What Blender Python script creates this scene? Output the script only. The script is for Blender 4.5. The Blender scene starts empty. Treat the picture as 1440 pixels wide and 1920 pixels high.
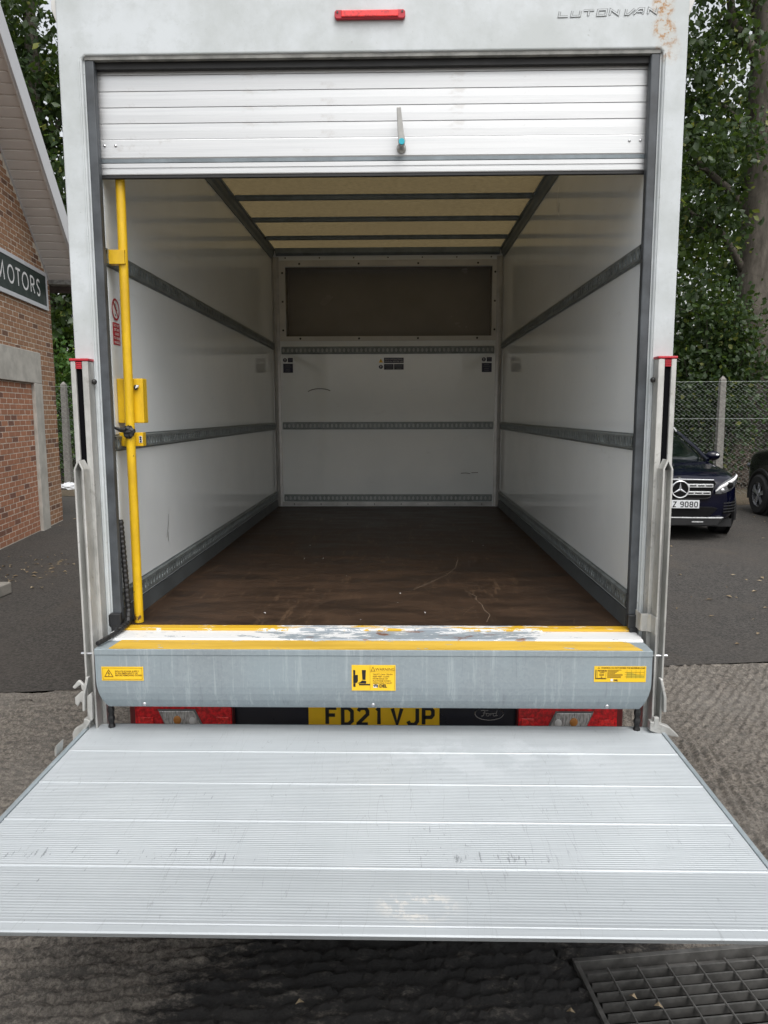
import bpy, math, random
import numpy as np
from mathutils import Vector, Matrix
random.seed(7)
RNG = np.random.default_rng(7)
PI = math.pi
sc = bpy.context.scene
COL = sc.collection

# ------------------------------------------------------------------ camera
cam_data = bpy.data.cameras.new('camera')
cam = bpy.data.objects.new('camera', cam_data)
COL.objects.link(cam)
sc.camera = cam
F_PX = 1400.0
cam_data.sensor_fit = 'HORIZONTAL'
cam_data.sensor_width = 36.0
cam_data.lens = 36.0 * F_PX / 1440.0
cam_data.clip_start = 0.05
cam_data.clip_end = 900.0
_d = Vector(((748.5 - 720) / F_PX, (774.5 - 960) / F_PX, 1.0)).normalized()   # van's length axis as the lens sees it
_up = Vector((0, -1, 0)); _up = (_up - _d * _up.dot(_d)).normalized()
_x = _d.cross(_up)
_R = Matrix((( _x[0], _d[0], _up[0]), (_x[1], _d[1], _up[1]), (_x[2], _d[2], _up[2])))   # world -> lens (x right, y down, z forward)
_axes = _R.transposed()
_m = Matrix.Identity(4)
for i in range(3):
    _m[i][0] = _axes[i][0]; _m[i][1] = -_axes[i][1]; _m[i][2] = -_axes[i][2]
_m.translation = Vector((0.097, -2.67, 1.75))
cam.matrix_world = _m
sc.render.resolution_x = 768
sc.render.resolution_y = 1024

# ------------------------------------------------------------------ sky, sun, exposure (bright overcast)
SUN_EL, SUN_AZ = math.radians(58), math.radians(160)      # azimuth clockwise from +Y: behind the photographer, a little right
world = bpy.data.worlds.new('World'); sc.world = world; world.use_nodes = True
wn = world.node_tree.nodes; wl = world.node_tree.links
wn.clear()
sky = wn.new('ShaderNodeTexSky'); sky.sky_type = 'NISHITA'; sky.sun_disc = False
sky.sun_elevation = SUN_EL; sky.sun_rotation = SUN_AZ
sky.air_density = 1.6; sky.dust_density = 5.0; sky.ozone_density = 1.0
hs = wn.new('ShaderNodeHueSaturation'); hs.inputs['Saturation'].default_value = 0.20
hs.inputs['Value'].default_value = 1.0
bg = wn.new('ShaderNodeBackground'); bg.inputs['Strength'].default_value = 0.15
wo = wn.new('ShaderNodeOutputWorld')
wl.new(sky.outputs[0], hs.inputs['Color']); wl.new(hs.outputs[0], bg.inputs['Color']); wl.new(bg.outputs[0], wo.inputs['Surface'])
sun_d = bpy.data.lights.new('sun', 'SUN'); sun_d.energy = 0.55; sun_d.angle = math.radians(40); sun_d.color = (1.0, 0.97, 0.93)
sun = bpy.data.objects.new('sun', sun_d); COL.objects.link(sun)
_sd = Vector((math.sin(SUN_AZ) * math.cos(SUN_EL), math.cos(SUN_AZ) * math.cos(SUN_EL), math.sin(SUN_EL)))
sun.rotation_euler = _sd.to_track_quat('Z', 'Y').to_euler()
sun.location = (0, -6, 12)
vs = sc.view_settings
vs.view_transform = 'Standard'; vs.look = 'None'; vs.exposure = 0.62; vs.gamma = 1.0; vs.use_curve_mapping = False
sc.render.engine = 'CYCLES'
sc.cycles.use_denoising = True
sc.cycles.max_bounces = 14; sc.cycles.diffuse_bounces = 7; sc.cycles.glossy_bounces = 5; sc.cycles.transmission_bounces = 6
sc.cycles.sample_clamp_indirect = 6.0

# ------------------------------------------------------------------ material helpers
MATS = {}
def srgb(r, g, b):
    f = lambda c: (c / 255.0 / 12.92) if c / 255.0 <= 0.04045 else ((c / 255.0 + 0.055) / 1.055) ** 2.4
    return (f(r), f(g), f(b))

class NT:
    """small wrapper to wire node trees"""
    def __init__(self, name):
        self.m = bpy.data.materials.new(name); self.m.use_nodes = True
        self.n = self.m.node_tree.nodes; self.l = self.m.node_tree.links
        self.n.clear()
        self.out = self.n.new('ShaderNodeOutputMaterial')
        self.bsdf = self.n.new('ShaderNodeBsdfPrincipled')
        self.l.new(self.bsdf.outputs[0], self.out.inputs['Surface'])
        self.tc = self.n.new('ShaderNodeTexCoord')
    def set(self, key, v):
        self.bsdf.inputs[key].default_value = v
    def link(self, a, b): self.l.new(a, b)
    def coords(self, scale=(1, 1, 1), rot=(0, 0, 0), loc=(0, 0, 0)):
        mp = self.n.new('ShaderNodeMapping')
        mp.inputs['Scale'].default_value = scale; mp.inputs['Rotation'].default_value = rot; mp.inputs['Location'].default_value = loc
        self.l.new(self.tc.outputs['Object'], mp.inputs['Vector'])
        return mp.outputs[0]
    def noise(self, scale, detail=4.0, rough=0.55, vec=None, dist=0.0):
        t = self.n.new('ShaderNodeTexNoise'); t.inputs['Scale'].default_value = scale
        t.inputs['Detail'].default_value = detail; t.inputs['Roughness'].default_value = rough
        t.inputs['Distortion'].default_value = dist
        self.l.new(vec if vec is not None else self.tc.outputs['Object'], t.inputs['Vector'])
        return t.outputs['Fac']
    def voronoi(self, scale, vec=None, feature='F1', out='Color'):
        t = self.n.new('ShaderNodeTexVoronoi'); t.feature = feature; t.inputs['Scale'].default_value = scale
        self.l.new(vec if vec is not None else self.tc.outputs['Object'], t.inputs['Vector'])
        return t.outputs[out]
    def ramp(self, fac, lo, hi, a=0.0, b=1.0):
        r = self.n.new('ShaderNodeMapRange'); r.inputs['From Min'].default_value = lo; r.inputs['From Max'].default_value = hi
        r.inputs['To Min'].default_value = a; r.inputs['To Max'].default_value = b
        r.interpolation_type = 'SMOOTHSTEP'
        self.l.new(fac, r.inputs['Value'])
        return r.outputs['Result']
    def mix(self, fac, a, b):
        x = self.n.new('ShaderNodeMix'); x.data_type = 'RGBA'
        for s, v in ((0, fac), (6, a), (7, b)):
            if isinstance(v, (int, float)): x.inputs[s].default_value = v
            elif isinstance(v, tuple): x.inputs[s].default_value = (*v[:3], 1.0)
            else: self.l.new(v, x.inputs[s])
        return x.outputs[2]
    def math(self, op, a, b=0.0):
        x = self.n.new('ShaderNodeMath'); x.operation = op
        for s, v in ((0, a), (1, b)):
            if isinstance(v, (int, float)): x.inputs[s].default_value = v
            else: self.l.new(v, x.inputs[s])
        return x.outputs[0]
    def sep(self):
        x = self.n.new('ShaderNodeSeparateXYZ'); self.l.new(self.tc.outputs['Object'], x.inputs[0]); return x.outputs
    def island(self):
        g = self.n.new('ShaderNodeNewGeometry'); return g.outputs['Random Per Island']
    def objrand(self):
        g = self.n.new('ShaderNodeObjectInfo'); return g.outputs['Random']
    def color(self, v):
        if isinstance(v, tuple): self.bsdf.inputs['Base Color'].default_value = (*v[:3], 1)
        else: self.l.new(v, self.bsdf.inputs['Base Color'])
    def rough(self, v):
        if isinstance(v, (int, float)): self.bsdf.inputs['Roughness'].default_value = v
        else: self.l.new(v, self.bsdf.inputs['Roughness'])
    def bump(self, h, strength=0.3, dist=0.01):
        b = self.n.new('ShaderNodeBump'); b.inputs['Strength'].default_value = strength; b.inputs['Distance'].default_value = dist
        self.l.new(h, b.inputs['Height']); self.l.new(b.outputs[0], self.bsdf.inputs['Normal'])

def simple(name, col, rough=0.5, metal=0.0, var=0.12, scale=8.0, bump=0.0, bscale=60.0, coat=0.0, spec=0.5, stretch=(1, 1, 1)):
    t = NT(name)
    v = t.coords(stretch)
    n = t.noise(scale, 5, 0.6, v)
    c0 = tuple(c * (1 - var) for c in col); c1 = tuple(min(1, c * (1 + var)) for c in col)
    t.color(t.mix(t.ramp(n, 0.3, 0.7), c0, c1))
    t.rough(t.ramp(n, 0.25, 0.75, max(0.02, rough - 0.07), min(1, rough + 0.07)))
    t.set('Metallic', metal); t.set('Specular IOR Level', spec)
    if coat: t.set('Coat Weight', coat); t.set('Coat Roughness', 0.04)
    if bump: t.bump(t.noise(bscale, 3, 0.6), bump, 0.004)
    MATS[name] = t.m
    return t.m

# ------------------------------------------------------------------ mesh helpers
class MB:
    def __init__(self): self.v = []; self.f = []
    def add(self, vs, fs):
        o = len(self.v); self.v += [tuple(p) for p in vs]; self.f += [tuple(i + o for i in f) for f in fs]; return self
    def box(self, x0, x1, y0, y1, z0, z1):
        return self.add([(x0, y0, z0), (x1, y0, z0), (x1, y1, z0), (x0, y1, z0), (x0, y0, z1), (x1, y0, z1), (x1, y1, z1), (x0, y1, z1)],
                        [(0, 3, 2, 1), (4, 5, 6, 7), (0, 1, 5, 4), (1, 2, 6, 5), (2, 3, 7, 6), (3, 0, 4, 7)])
    def prism(self, poly, axis, a, b):
        """poly in the two other axes (in xyz order), pushed from a to b along axis"""
        n = len(poly); vs = []
        for t in (a, b):
            for p in poly:
                if axis == 'x': vs.append((t, p[0], p[1]))
                elif axis == 'y': vs.append((p[0], t, p[1]))
                else: vs.append((p[0], p[1], t))
        fs = [tuple(range(n)), tuple(range(2 * n - 1, n - 1, -1))] + [(i, n + i, n + (i + 1) % n, (i + 1) % n) for i in range(n)]
        return self.add(vs, fs)
    def tube(self, pts, r, n=10, caps=True):
        pts = [Vector(p) for p in pts]
        rs = r if isinstance(r, (list, tuple)) else [r] * len(pts)
        vs = []; prev = None
        for i, p in enumerate(pts):
            t = (pts[min(i + 1, len(pts) - 1)] - pts[max(i - 1, 0)]).normalized()
            if prev is None:
                a = t.orthogonal().normalized()
            else:
                a = (prev - t * prev.dot(t)).normalized()
            prev = a; b = t.cross(a)
            for k in range(n):
                q = 2 * PI * k / n
                vs.append(p + (a * math.cos(q) + b * math.sin(q)) * rs[i])
        fs = []
        for i in range(len(pts) - 1):
            for k in range(n):
                k2 = (k + 1) % n
                fs.append((i * n + k, i * n + k2, (i + 1) * n + k2, (i + 1) * n + k))
        if caps:
            fs.append(tuple(range(n - 1, -1, -1))); fs.append(tuple(range((len(pts) - 1) * n, len(pts) * n)))
        return self.add(vs, fs)
    def cyl(self, p0, p1, r, n=16): return self.tube([p0, p1], r, n)
    def lathe(self, prof, n=20, origin=(0, 0, 0), axis='z', caps=True):
        vs = []; o = origin
        for r, h in prof:
            for k in range(n):
                q = 2 * PI * k / n; c, s = r * math.cos(q), r * math.sin(q)
                if axis == 'z': vs.append((o[0] + c, o[1] + s, o[2] + h))
                elif axis == 'y': vs.append((o[0] + c, o[1] + h, o[2] + s))
                else: vs.append((o[0] + h, o[1] + c, o[2] + s))
        fs = []
        for i in range(len(prof) - 1):
            for k in range(n):
                k2 = (k + 1) % n
                fs.append((i * n + k, i * n + k2, (i + 1) * n + k2, (i + 1) * n + k))
        if caps: fs.append(tuple(range(n))); fs.append(tuple(range(len(prof) * n - 1, (len(prof) - 1) * n - 1, -1)))
        return self.add(vs, fs)
    def ball(self, c, r, nu=12, nv=8):
        rx, ry, rz = r if isinstance(r, tuple) else (r, r, r)
        vs = []; fs = []
        for j in range(nv + 1):
            a = PI * j / nv
            for i in range(nu):
                b = 2 * PI * i / nu
                vs.append((c[0] + rx * math.sin(a) * math.cos(b), c[1] + ry * math.sin(a) * math.sin(b), c[2] + rz * math.cos(a)))
        for j in range(nv):
            for i in range(nu):
                i2 = (i + 1) % nu
                fs.append((j * nu + i, (j + 1) * nu + i, (j + 1) * nu + i2, j * nu + i2))
        return self.add(vs, fs)
    def mesh(self, name):
        me = bpy.data.meshes.new(name); me.from_pydata(self.v, [], self.f); me.validate(verbose=False); me.update()
        return me
    def build(self, name, mat, parent=None, bevel=0.0, smooth=False, seg=2):
        import bmesh
        me = self.mesh(name)
        bm = bmesh.new(); bm.from_mesh(me); bmesh.ops.recalc_face_normals(bm, faces=bm.faces); bm.to_mesh(me); bm.free()
        return link(name, me, mat, parent, bevel, smooth, seg)

def link(name, me, mat, parent=None, bevel=0.0, smooth=False, seg=2):
    o = bpy.data.objects.new(name, me); COL.objects.link(o)
    if mat is not None and len(me.materials) == 0: me.materials.append(MATS[mat] if isinstance(mat, str) else mat)
    if parent is not None: o.parent = parent
    if smooth:
        me.polygons.foreach_set('use_smooth', [True] * len(me.polygons))
        if smooth != 'all':
            md = o.modifiers.new('edge', 'EDGE_SPLIT'); md.split_angle = math.radians(38)
    if bevel:
        md = o.modifiers.new('bevel', 'BEVEL'); md.width = bevel; md.segments = seg; md.limit_method = 'ANGLE'; md.angle_limit = math.radians(35)
        md.harden_normals = False
    return o

def empty(name, loc=(0, 0, 0), rz=0.0, parent=None):
    o = bpy.data.objects.new(name, None); COL.objects.link(o); o.location = loc; o.rotation_euler = (0, 0, rz)
    if parent is not None: o.parent = parent
    return o

def tag(o, label, cat, group=None):
    o['label'] = label; o['category'] = cat
    if group: o['group'] = group
    return o
def kind(o, k, label=None):
    o['kind'] = k
    if label: o['label'] = label
    return o
def copy_of(o, name, parent, loc=None):
    c = o.copy(); c.name = name; COL.objects.link(c); c.parent = parent
    if loc is not None: c.location = loc
    return c

def text_mb(s, size, align='LEFT', spacing=1.0, bold=0.0, shear=0.0, xs=1.0):
    cu = bpy.data.curves.new('t', 'FONT'); cu.body = s; cu.size = size; cu.align_x = align; cu.space_character = spacing
    cu.offset = bold; cu.shear = shear; cu.resolution_u = 3; cu.fill_mode = 'FRONT'
    o = bpy.data.objects.new('t', cu); COL.objects.link(o)
    bpy.context.view_layer.update()
    dg = bpy.context.evaluated_depsgraph_get()
    me = bpy.data.meshes.new_from_object(o.evaluated_get(dg))
    m = MB(); m.add([(v.co.x * xs, v.co.y, 0) for v in me.vertices], [tuple(p.vertices) for p in me.polygons])
    bpy.data.objects.remove(o); bpy.data.curves.remove(cu); bpy.data.meshes.remove(me)
    return m
def stroke_mb(lines, w, joint=True):
    """thick strokes in the xy plane from polylines, mitred"""
    m = MB()
    for li, pl in enumerate(lines):
        closed = len(pl) > 2 and pl[0] == pl[-1]
        P = [Vector((p[0], p[1])) for p in (pl[:-1] if closed else pl)]
        n = len(P); L = []; R = []
        for i in range(n):
            a = P[(i - 1) % n] if (closed or i > 0) else None
            b = P[(i + 1) % n] if (closed or i < n - 1) else None
            d1 = (P[i] - a).normalized() if a is not None else (b - P[i]).normalized()
            d2 = (b - P[i]).normalized() if b is not None else d1
            n1 = Vector((-d1.y, d1.x)); n2 = Vector((-d2.y, d2.x))
            mt = (n1 + n2)
            mt = mt.normalized() if mt.length > 1e-6 else n1
            k = (w / 2) / max(0.45, mt.dot(n1))
            L.append(P[i] + mt * k); R.append(P[i] - mt * k)
        cnt = n if closed else n - 1
        o = len(m.v)
        m.v += [(p.x, p.y, 0.0) for p in L] + [(p.x, p.y, 0.0) for p in R]
        for i in range(cnt):
            j = (i + 1) % n
            m.f.append((o + i, o + n + i, o + n + j, o + j))
    return m
def place(m, origin, ux, uy, depth=0.0):
    """flat xy mesh onto a plane: x along ux, y along uy, optional thickness along the normal"""
    o = Vector(origin); ux = Vector(ux).normalized(); uy = Vector(uy).normalized(); nz = ux.cross(uy)
    vs = [tuple(o + ux * p[0] + uy * p[1] + nz * p[2]) for p in m.v]
    r = MB(); r.v = vs; r.f = list(m.f)
    return r
def arc(cx, cy, rx, ry, a0, a1, n=8):
    return [(cx + rx * math.cos(math.radians(a0 + (a1 - a0) * i / n)), cy + ry * math.sin(math.radians(a0 + (a1 - a0) * i / n))) for i in range(n + 1)]
# ------------------------------------------------------------------ materials
# painted steel rear frame: greyed white, oxidised patches, rust near the top corner
t = NT('frame_paint')
n1 = t.noise(3.2, 6, 0.62); n2 = t.noise(14, 6, 0.7); n3 = t.noise(60, 4, 0.7)
c = t.mix(t.ramp(n1, 0.35, 0.65), (0.44, 0.47, 0.475), (0.55, 0.585, 0.61))
c = t.mix(t.ramp(n2, 0.48, 0.66, 0, 0.40), c, (0.41, 0.44, 0.445))
c = t.mix(t.ramp(n3, 0.63, 0.72, 0, 0.5), c, (0.22, 0.22, 0.20))
s = t.sep()
def bumpmask(t, s, cx, cz, rx, rz):
    dx = t.math('DIVIDE', t.math('SUBTRACT', s[0], cx), rx); dz = t.math('DIVIDE', t.math('SUBTRACT', s[2], cz), rz)
    return t.ramp(t.math('SQRT', t.math('ADD', t.math('MULTIPLY', dx, dx), t.math('MULTIPLY', dz, dz))), 0.55, 1.15, 1.0, 0.0)
rust = t.math('MAXIMUM', bumpmask(t, s, 0.965, 3.075, 0.040, 0.045), bumpmask(t, s, 0.972, 3.005, 0.042, 0.04))
rust = t.math('MAXIMUM', rust, t.math('MULTIPLY', bumpmask(t, s, 0.985, 2.945, 0.045, 0.055), 0.55))
rn = t.noise(42, 6, 0.75)
c = t.mix(t.math('MULTIPLY', rust, t.ramp(rn, 0.47, 0.60)), c, (0.33, 0.155, 0.04))
c = t.mix(t.math('MULTIPLY', rust, t.ramp(rn, 0.58, 0.66)), c, (0.15, 0.06, 0.02))
c = t.mix(t.math('MULTIPLY', rust, 0.14), c, (0.5, 0.36, 0.18))
t.color(c); t.rough(t.ramp(n2, 0.3, 0.7, 0.34, 0.55)); t.bump(t.noise(180, 3, 0.6), 0.08, 0.002)
MATS['frame_paint'] = t.m

# bright rolled aluminium of the shutter, brushed along its length, hand prints
t = NT('shutter_aluminium')
st = t.noise(9, 6, 0.7, t.coords((0.25, 1, 22))); sm = t.noise(7, 7, 0.75, t.coords((0.8, 1, 1.3)))
c = t.mix(t.ramp(st, 0.3, 0.7), (0.53, 0.54, 0.55), (0.61, 0.62, 0.63))
c = t.mix(t.ramp(sm, 0.56, 0.66, 0, 0.45), c, (0.42, 0.405, 0.39))
t.color(c); t.set('Metallic', 0.62); t.rough(t.ramp(st, 0.3, 0.7, 0.34, 0.52))
t.bump(st, 0.02, 0.001)
MATS['shutter_aluminium'] = t.m

# chequered-free ribbed deck of the tail lift: pale worn aluminium, scuffs across the ribs
t = NT('deck_aluminium')
st = t.noise(6, 5, 0.7, t.coords((0.30, 26, 1))); sm = t.noise(2.2, 6, 0.65)
c = t.mix(t.ramp(st, 0.3, 0.7), (0.345, 0.372, 0.390), (0.395, 0.424, 0.443))
c = t.mix(t.ramp(sm, 0.42, 0.7, 0, 0.5), c, (0.425, 0.455, 0.475))
sc1 = t.noise(30, 5, 0.72, t.coords((2.4, 0.30, 1), (0, 0, 0.25))); sc2 = t.noise(30, 5, 0.72, t.coords((2.4, 0.26, 1), (0, 0, -0.22)))
sc3 = t.noise(5, 3, 0.5, t.coords((3.4, 0.25, 1), (0, 0, 0.5)))
s = t.sep()
band = t.math('MULTIPLY', t.ramp(t.math('ABSOLUTE', t.math('ADD', s[1], 0.865)), 0.0, 0.075, 1.0, 0.0), t.ramp(t.noise(2.0, 2, 0.5, t.coords((1, 0.1, 1))), 0.36, 0.56))
gen = t.math('MULTIPLY', t.ramp(t.noise(3.1, 4, 0.6), 0.50, 0.66), 0.6)
thr = t.math('ADD', t.math('MAXIMUM', sc1, sc2), t.math('MULTIPLY', t.math('MAXIMUM', band, gen), 0.13))
c = t.mix(t.ramp(thr, 0.715, 0.765, 0, 0.65), c, (0.115, 0.125, 0.13))
c = t.mix(t.ramp(t.math('ABSOLUTE', t.math('SUBTRACT', sc3, 0.5)), 0.0, 0.0035, 0.35, 0.0), c, (0.16, 0.17, 0.175))
wp = t.math('MULTIPLY', bumpmask(t, (s[0], s[2], s[1]), 0.40, -0.30, 0.45, 0.17), t.ramp(t.noise(7, 7, 0.72), 0.46, 0.58))
c = t.mix(t.math('MULTIPLY', wp, 0.35), c, (0.50, 0.527, 0.55))
wp2 = t.math('MULTIPLY', bumpmask(t, (s[0], s[2], s[1]), 0.14, -1.05, 0.10, 0.06), t.ramp(t.noise(26, 7, 0.75), 0.50, 0.60))
c = t.mix(t.math('MULTIPLY', wp2, 0.7), c, (0.60, 0.58, 0.54))
t.color(c); t.set('Metallic', 0.30); t.rough(t.ramp(st, 0.3, 0.7, 0.46, 0.60))
MATS['deck_aluminium'] = t.m

# hot-dip galvanised steel with spangle and run-off streaks
t = NT('galvanised')
sp = t.voronoi(120); spv = t.n.new('ShaderNodeSeparateColor'); t.link(sp, spv.inputs[0])
stv = t.noise(24, 6, 0.72, t.coords((1.8, 1, 0.10))); lg = t.noise(2.2, 5, 0.6)
c = t.mix(spv.outputs[0], (0.262, 0.300, 0.322), (0.300, 0.338, 0.360))
c = t.mix(t.ramp(lg, 0.35, 0.65, 0, 0.6), c, (0.30, 0.36, 0.39))
c = t.mix(t.ramp(stv, 0.53, 0.66, 0, 0.55), c, (0.43, 0.475, 0.50)); c = t.mix(t.ramp(stv, 0.30, 0.44, 0.35, 0), c, (0.16, 0.185, 0.20))
t.color(c); t.set('Metallic', 0.35); t.rough(t.ramp(lg, 0.3, 0.7, 0.42, 0.6))
t.bump(t.noise(70, 3, 0.6), 0.05, 0.002)
MATS['galvanised'] = t.m

t = NT('galvanised_bright')
lg = t.noise(5, 6, 0.7, t.coords((1, 1, 0.5))); c = t.mix(t.ramp(lg, 0.32, 0.68), (0.36, 0.36, 0.345), (0.60, 0.60, 0.58))
c = t.mix(t.ramp(t.noise(30, 5, 0.7), 0.58, 0.7, 0, 0.5), c, (0.24, 0.23, 0.21))
t.color(c); t.set('Metallic', 0.4); t.rough(t.ramp(lg, 0.3, 0.7, 0.38, 0.58)); t.bump(t.noise(90, 3, 0.6), 0.06, 0.002)
MATS['galvanised_bright'] = t.m

# glossy grp lining of the load space
t = NT('lining')
lg = t.noise(1.3, 5, 0.6); fine = t.noise(11, 6, 0.72)
c = t.mix(t.ramp(lg, 0.35, 0.65), (0.745, 0.785, 0.81), (0.80, 0.835, 0.855))
rub = t.noise(5, 7, 0.78, t.coords((1, 0.35, 2.2))); c = t.mix(t.ramp(rub, 0.60, 0.72, 0, 0.16), c, (0.40, 0.40, 0.39)); c = t.mix(t.ramp(fine, 0.66, 0.74, 0, 0.22), c, (0.40, 0.39, 0.37))
t.color(c); t.rough(t.ramp(lg, 0.3, 0.7, 0.055, 0.10))
MATS['lining'] = t.m

# brown phenolic floor plywood, scuffed by loads
t = NT('floor_ply')
gr = t.noise(4.5, 8, 0.76, t.coords((0.8, 2.0, 1))); w1 = t.noise(24, 6, 0.78, t.coords((1, 0.13, 1), (0, 0, 0.5))); w2 = t.noise(24, 6, 0.78, t.coords((1, 0.13, 1), (0, 0, -0.6)))
big = t.noise(1.7, 4, 0.6)
c = t.mix(t.ramp(gr, 0.3, 0.72), (0.018, 0.0112, 0.0076), (0.060, 0.0355, 0.0220))
ws = t.math('MULTIPLY', t.math('MAXIMUM', t.ramp(w1, 0.54, 0.70), t.ramp(w2, 0.54, 0.70)), t.ramp(big, 0.36, 0.60))
c = t.mix(t.math('MULTIPLY', ws, 0.7), c, (0.135, 0.084, 0.050))
c = t.mix(t.ramp(t.noise(120, 2, 0.5), 0.74, 0.78, 0, 0.6), c, (0.4, 0.33, 0.26))
t.color(c); t.rough(t.ramp(gr, 0.3, 0.7, 0.42, 0.58)); t.set('Specular IOR Level', 0.22); t.bump(gr, 0.1, 0.002)
MATS['floor_ply'] = t.m

# worn safety-yellow paint over galvanised plate
def worn(name, thr, streak):
    t = NT(name)
    a = t.noise(16, 7, 0.72, t.coords((0.7, 1.5, 1))); b = t.noise(7, 5, 0.65, t.coords((0.25, 2, 1)))
    c = t.mix(t.ramp(b, 0.35, 0.65), (0.50, 0.31, 0.035), (0.66, 0.43, 0.06))
    c = t.mix(t.ramp(a, thr, thr + 0.015), c, (0.30, 0.35, 0.39))
    c = t.mix(t.ramp(a, thr + 0.04, thr + 0.06, 0, streak), c, (0.72, 0.72, 0.70))
    t.color(c); t.rough(0.5); MATS[name] = t.m
worn('yellow_worn', 0.625, 0.6)
t = NT('sill_yellow')
a = t.noise(15, 7, 0.74, t.coords((0.55, 2.4, 1))); s = t.sep()
k = t.math('MULTIPLY', bumpmask(t, (s[0], s[2], s[0]), 0.12, 0.12, 0.72, 0.72), 0.16)
a = t.math('ADD', a, k)
c = t.mix(t.ramp(a, 0.60, 0.615), (0.62, 0.37, 0.022), (0.68, 0.68, 0.67))
c = t.mix(t.ramp(a, 0.68, 0.695), c, (0.28, 0.32, 0.36)); t.color(c); t.rough(0.45); MATS['sill_yellow'] = t.m
t = NT('sill_white')
a = t.noise(13, 7, 0.74, t.coords((0.6, 2.0, 1))); s = t.sep()
k = t.math('MULTIPLY', bumpmask(t, (s[0], s[2], s[0]), 0.12, 0.12, 0.72, 0.72), 0.17)
a = t.math('ADD', a, k)
c = t.mix(t.ramp(a, 0.60, 0.62), (0.66, 0.67, 0.675), (0.25, 0.29, 0.325))
c = t.mix(t.ramp(a, 0.745, 0.765), c, (0.16, 0.075, 0.045)); t.color(c); t.rough(0.4); MATS['sill_white'] = t.m

t = NT('yellow_paint')
a = t.noise(30, 6, 0.7); c = t.mix(t.ramp(t.noise(9, 6, 0.7, t.coords((1, 1, 0.4))), 0.35, 0.65), (0.56, 0.34, 0.008), (0.74, 0.475, 0.010))
s = t.sep(); foot = t.ramp(s[2], 0.97, 1.12, 0.13, 0.0); a = t.math('ADD', a, foot)
c = t.mix(t.ramp(a, 0.67, 0.69), c, (0.09, 0.045, 0.02)); t.color(c); t.rough(t.ramp(a, 0.3, 0.7, 0.3, 0.5)); MATS['yellow_paint'] = t.m

# translucent grp roof: daylight comes through it
t = NT('roof_grp')
tr = t.n.new('ShaderNodeBsdfTranslucent'); ms = t.n.new('ShaderNodeMixShader'); ms.inputs[0].default_value = 0.22
fib = t.noise(34, 5, 0.75); lgn = t.noise(1.6, 4, 0.6)
c = t.mix(t.ramp(fib, 0.3, 0.7), (0.060, 0.046, 0.023), (0.112, 0.086, 0.044)); c = t.mix(t.ramp(lgn, 0.35, 0.7, 0, 0.35), c, (0.075, 0.057, 0.030))
t.link(c, tr.inputs[0]); t.color((0.42, 0.36, 0.24)); t.rough(0.35)
t.link(tr.outputs[0], ms.inputs[1]); t.link(t.bsdf.outputs[0], ms.inputs[2]); t.link(ms.outputs[0], t.out.inputs['Surface'])
MATS['roof_grp'] = t.m

simple('body_white', (0.62, 0.63, 0.63), 0.3, var=0.05)
simple('rail_steel', (0.20, 0.225, 0.23), 0.42, 0.35, 0.25, 18)
simple('rail_dark', (0.40, 0.42, 0.43), 0.5)
simple('kick_steel', (0.085, 0.095, 0.10), 0.5, 0.2)
simple('car_lamp', (0.10, 0.105, 0.11), 0.08, 0.3, 0.5, 40, coat=0.5)
simple('bow_steel', (0.17, 0.20, 0.22), 0.5, 0.2, 0.2, 12)
simple('trim_aluminium', (0.42, 0.42, 0.42), 0.4, 0.5, 0.15, 10)
simple('trim_white', (0.58, 0.575, 0.555), 0.4, 0, 0.08, 4)
simple('recess_board', (0.22, 0.205, 0.185), 0.22, 0, 0.07, 2)
simple('guide_rubber', (0.055, 0.062, 0.07), 0.5, 0, 0.35, 9)
simple('black_rubber', (0.011, 0.011, 0.012), 0.55, 0, 0.3, 20)
simple('black_plastic', (0.018, 0.019, 0.021), 0.4, 0, 0.2, 20)
simple('slot_dark', (0.002, 0.002, 0.003), 0.8, spec=0.1)
simple('floor_scratch', (0.24, 0.18, 0.13), 0.7, 0, 0.2, 20)
simple('floor_scuff', (0.085, 0.055, 0.035), 0.6, 0, 0.2, 20)
simple('rivet', (0.05, 0.05, 0.05), 0.4, 0.5)
simple('screw', (0.55, 0.56, 0.58), 0.3, 0.9)
simple('red_plastic', (0.42, 0.016, 0.03), 0.35, 0, 0.12)
simple('lamp_red', (0.58, 0.005, 0.012), 0.12, 0, 0.5, 60, coat=0.6)
simple('lamp_red_bright', (0.80, 0.020, 0.020), 0.10, 0, 0.4, 90, coat=0.6)
simple('lamp_housing', (0.11, 0.016, 0.016), 0.5)
simple('lamp_clear', (0.46, 0.46, 0.46), 0.12, 0.25, 0.55, 55, coat=0.7, stretch=(4, 1, 0.6))
simple('lamp_amber', (0.60, 0.26, 0.07), 0.2, 0.2)
simple('navy_panel', (0.006, 0.008, 0.018), 0.3, 0, 0.2, 6, coat=0.3)
simple('plate_yellow', (0.88, 0.54, 0.010), 0.35, 0, 0.04)
simple('plate_white', (0.62, 0.64, 0.66), 0.35, 0, 0.03)
simple('print_black', (0.010, 0.010, 0.012), 0.45)
simple('print_brown', (0.13, 0.055, 0.008), 0.5)
simple('print_white', (0.72, 0.72, 0.72), 0.45)
simple('print_red', (0.42, 0.006, 0.02), 0.4)
simple('print_navy', (0.010, 0.012, 0.045), 0.4)
simple('print_grey', (0.17, 0.18, 0.185), 0.5)
simple('sticker_yellow', (0.80, 0.51, 0.022), 0.4, 0, 0.04)
simple('chart_yellow', (0.52, 0.40, 0.03), 0.5)
simple('lock_blue', (0.01, 0.36, 0.46), 0.3)
simple('handle_zinc', (0.34, 0.335, 0.32), 0.34, 0.5, 0.15, 14)
simple('chrome', (0.70, 0.71, 0.73), 0.12, 0.6, 0.05)
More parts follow.
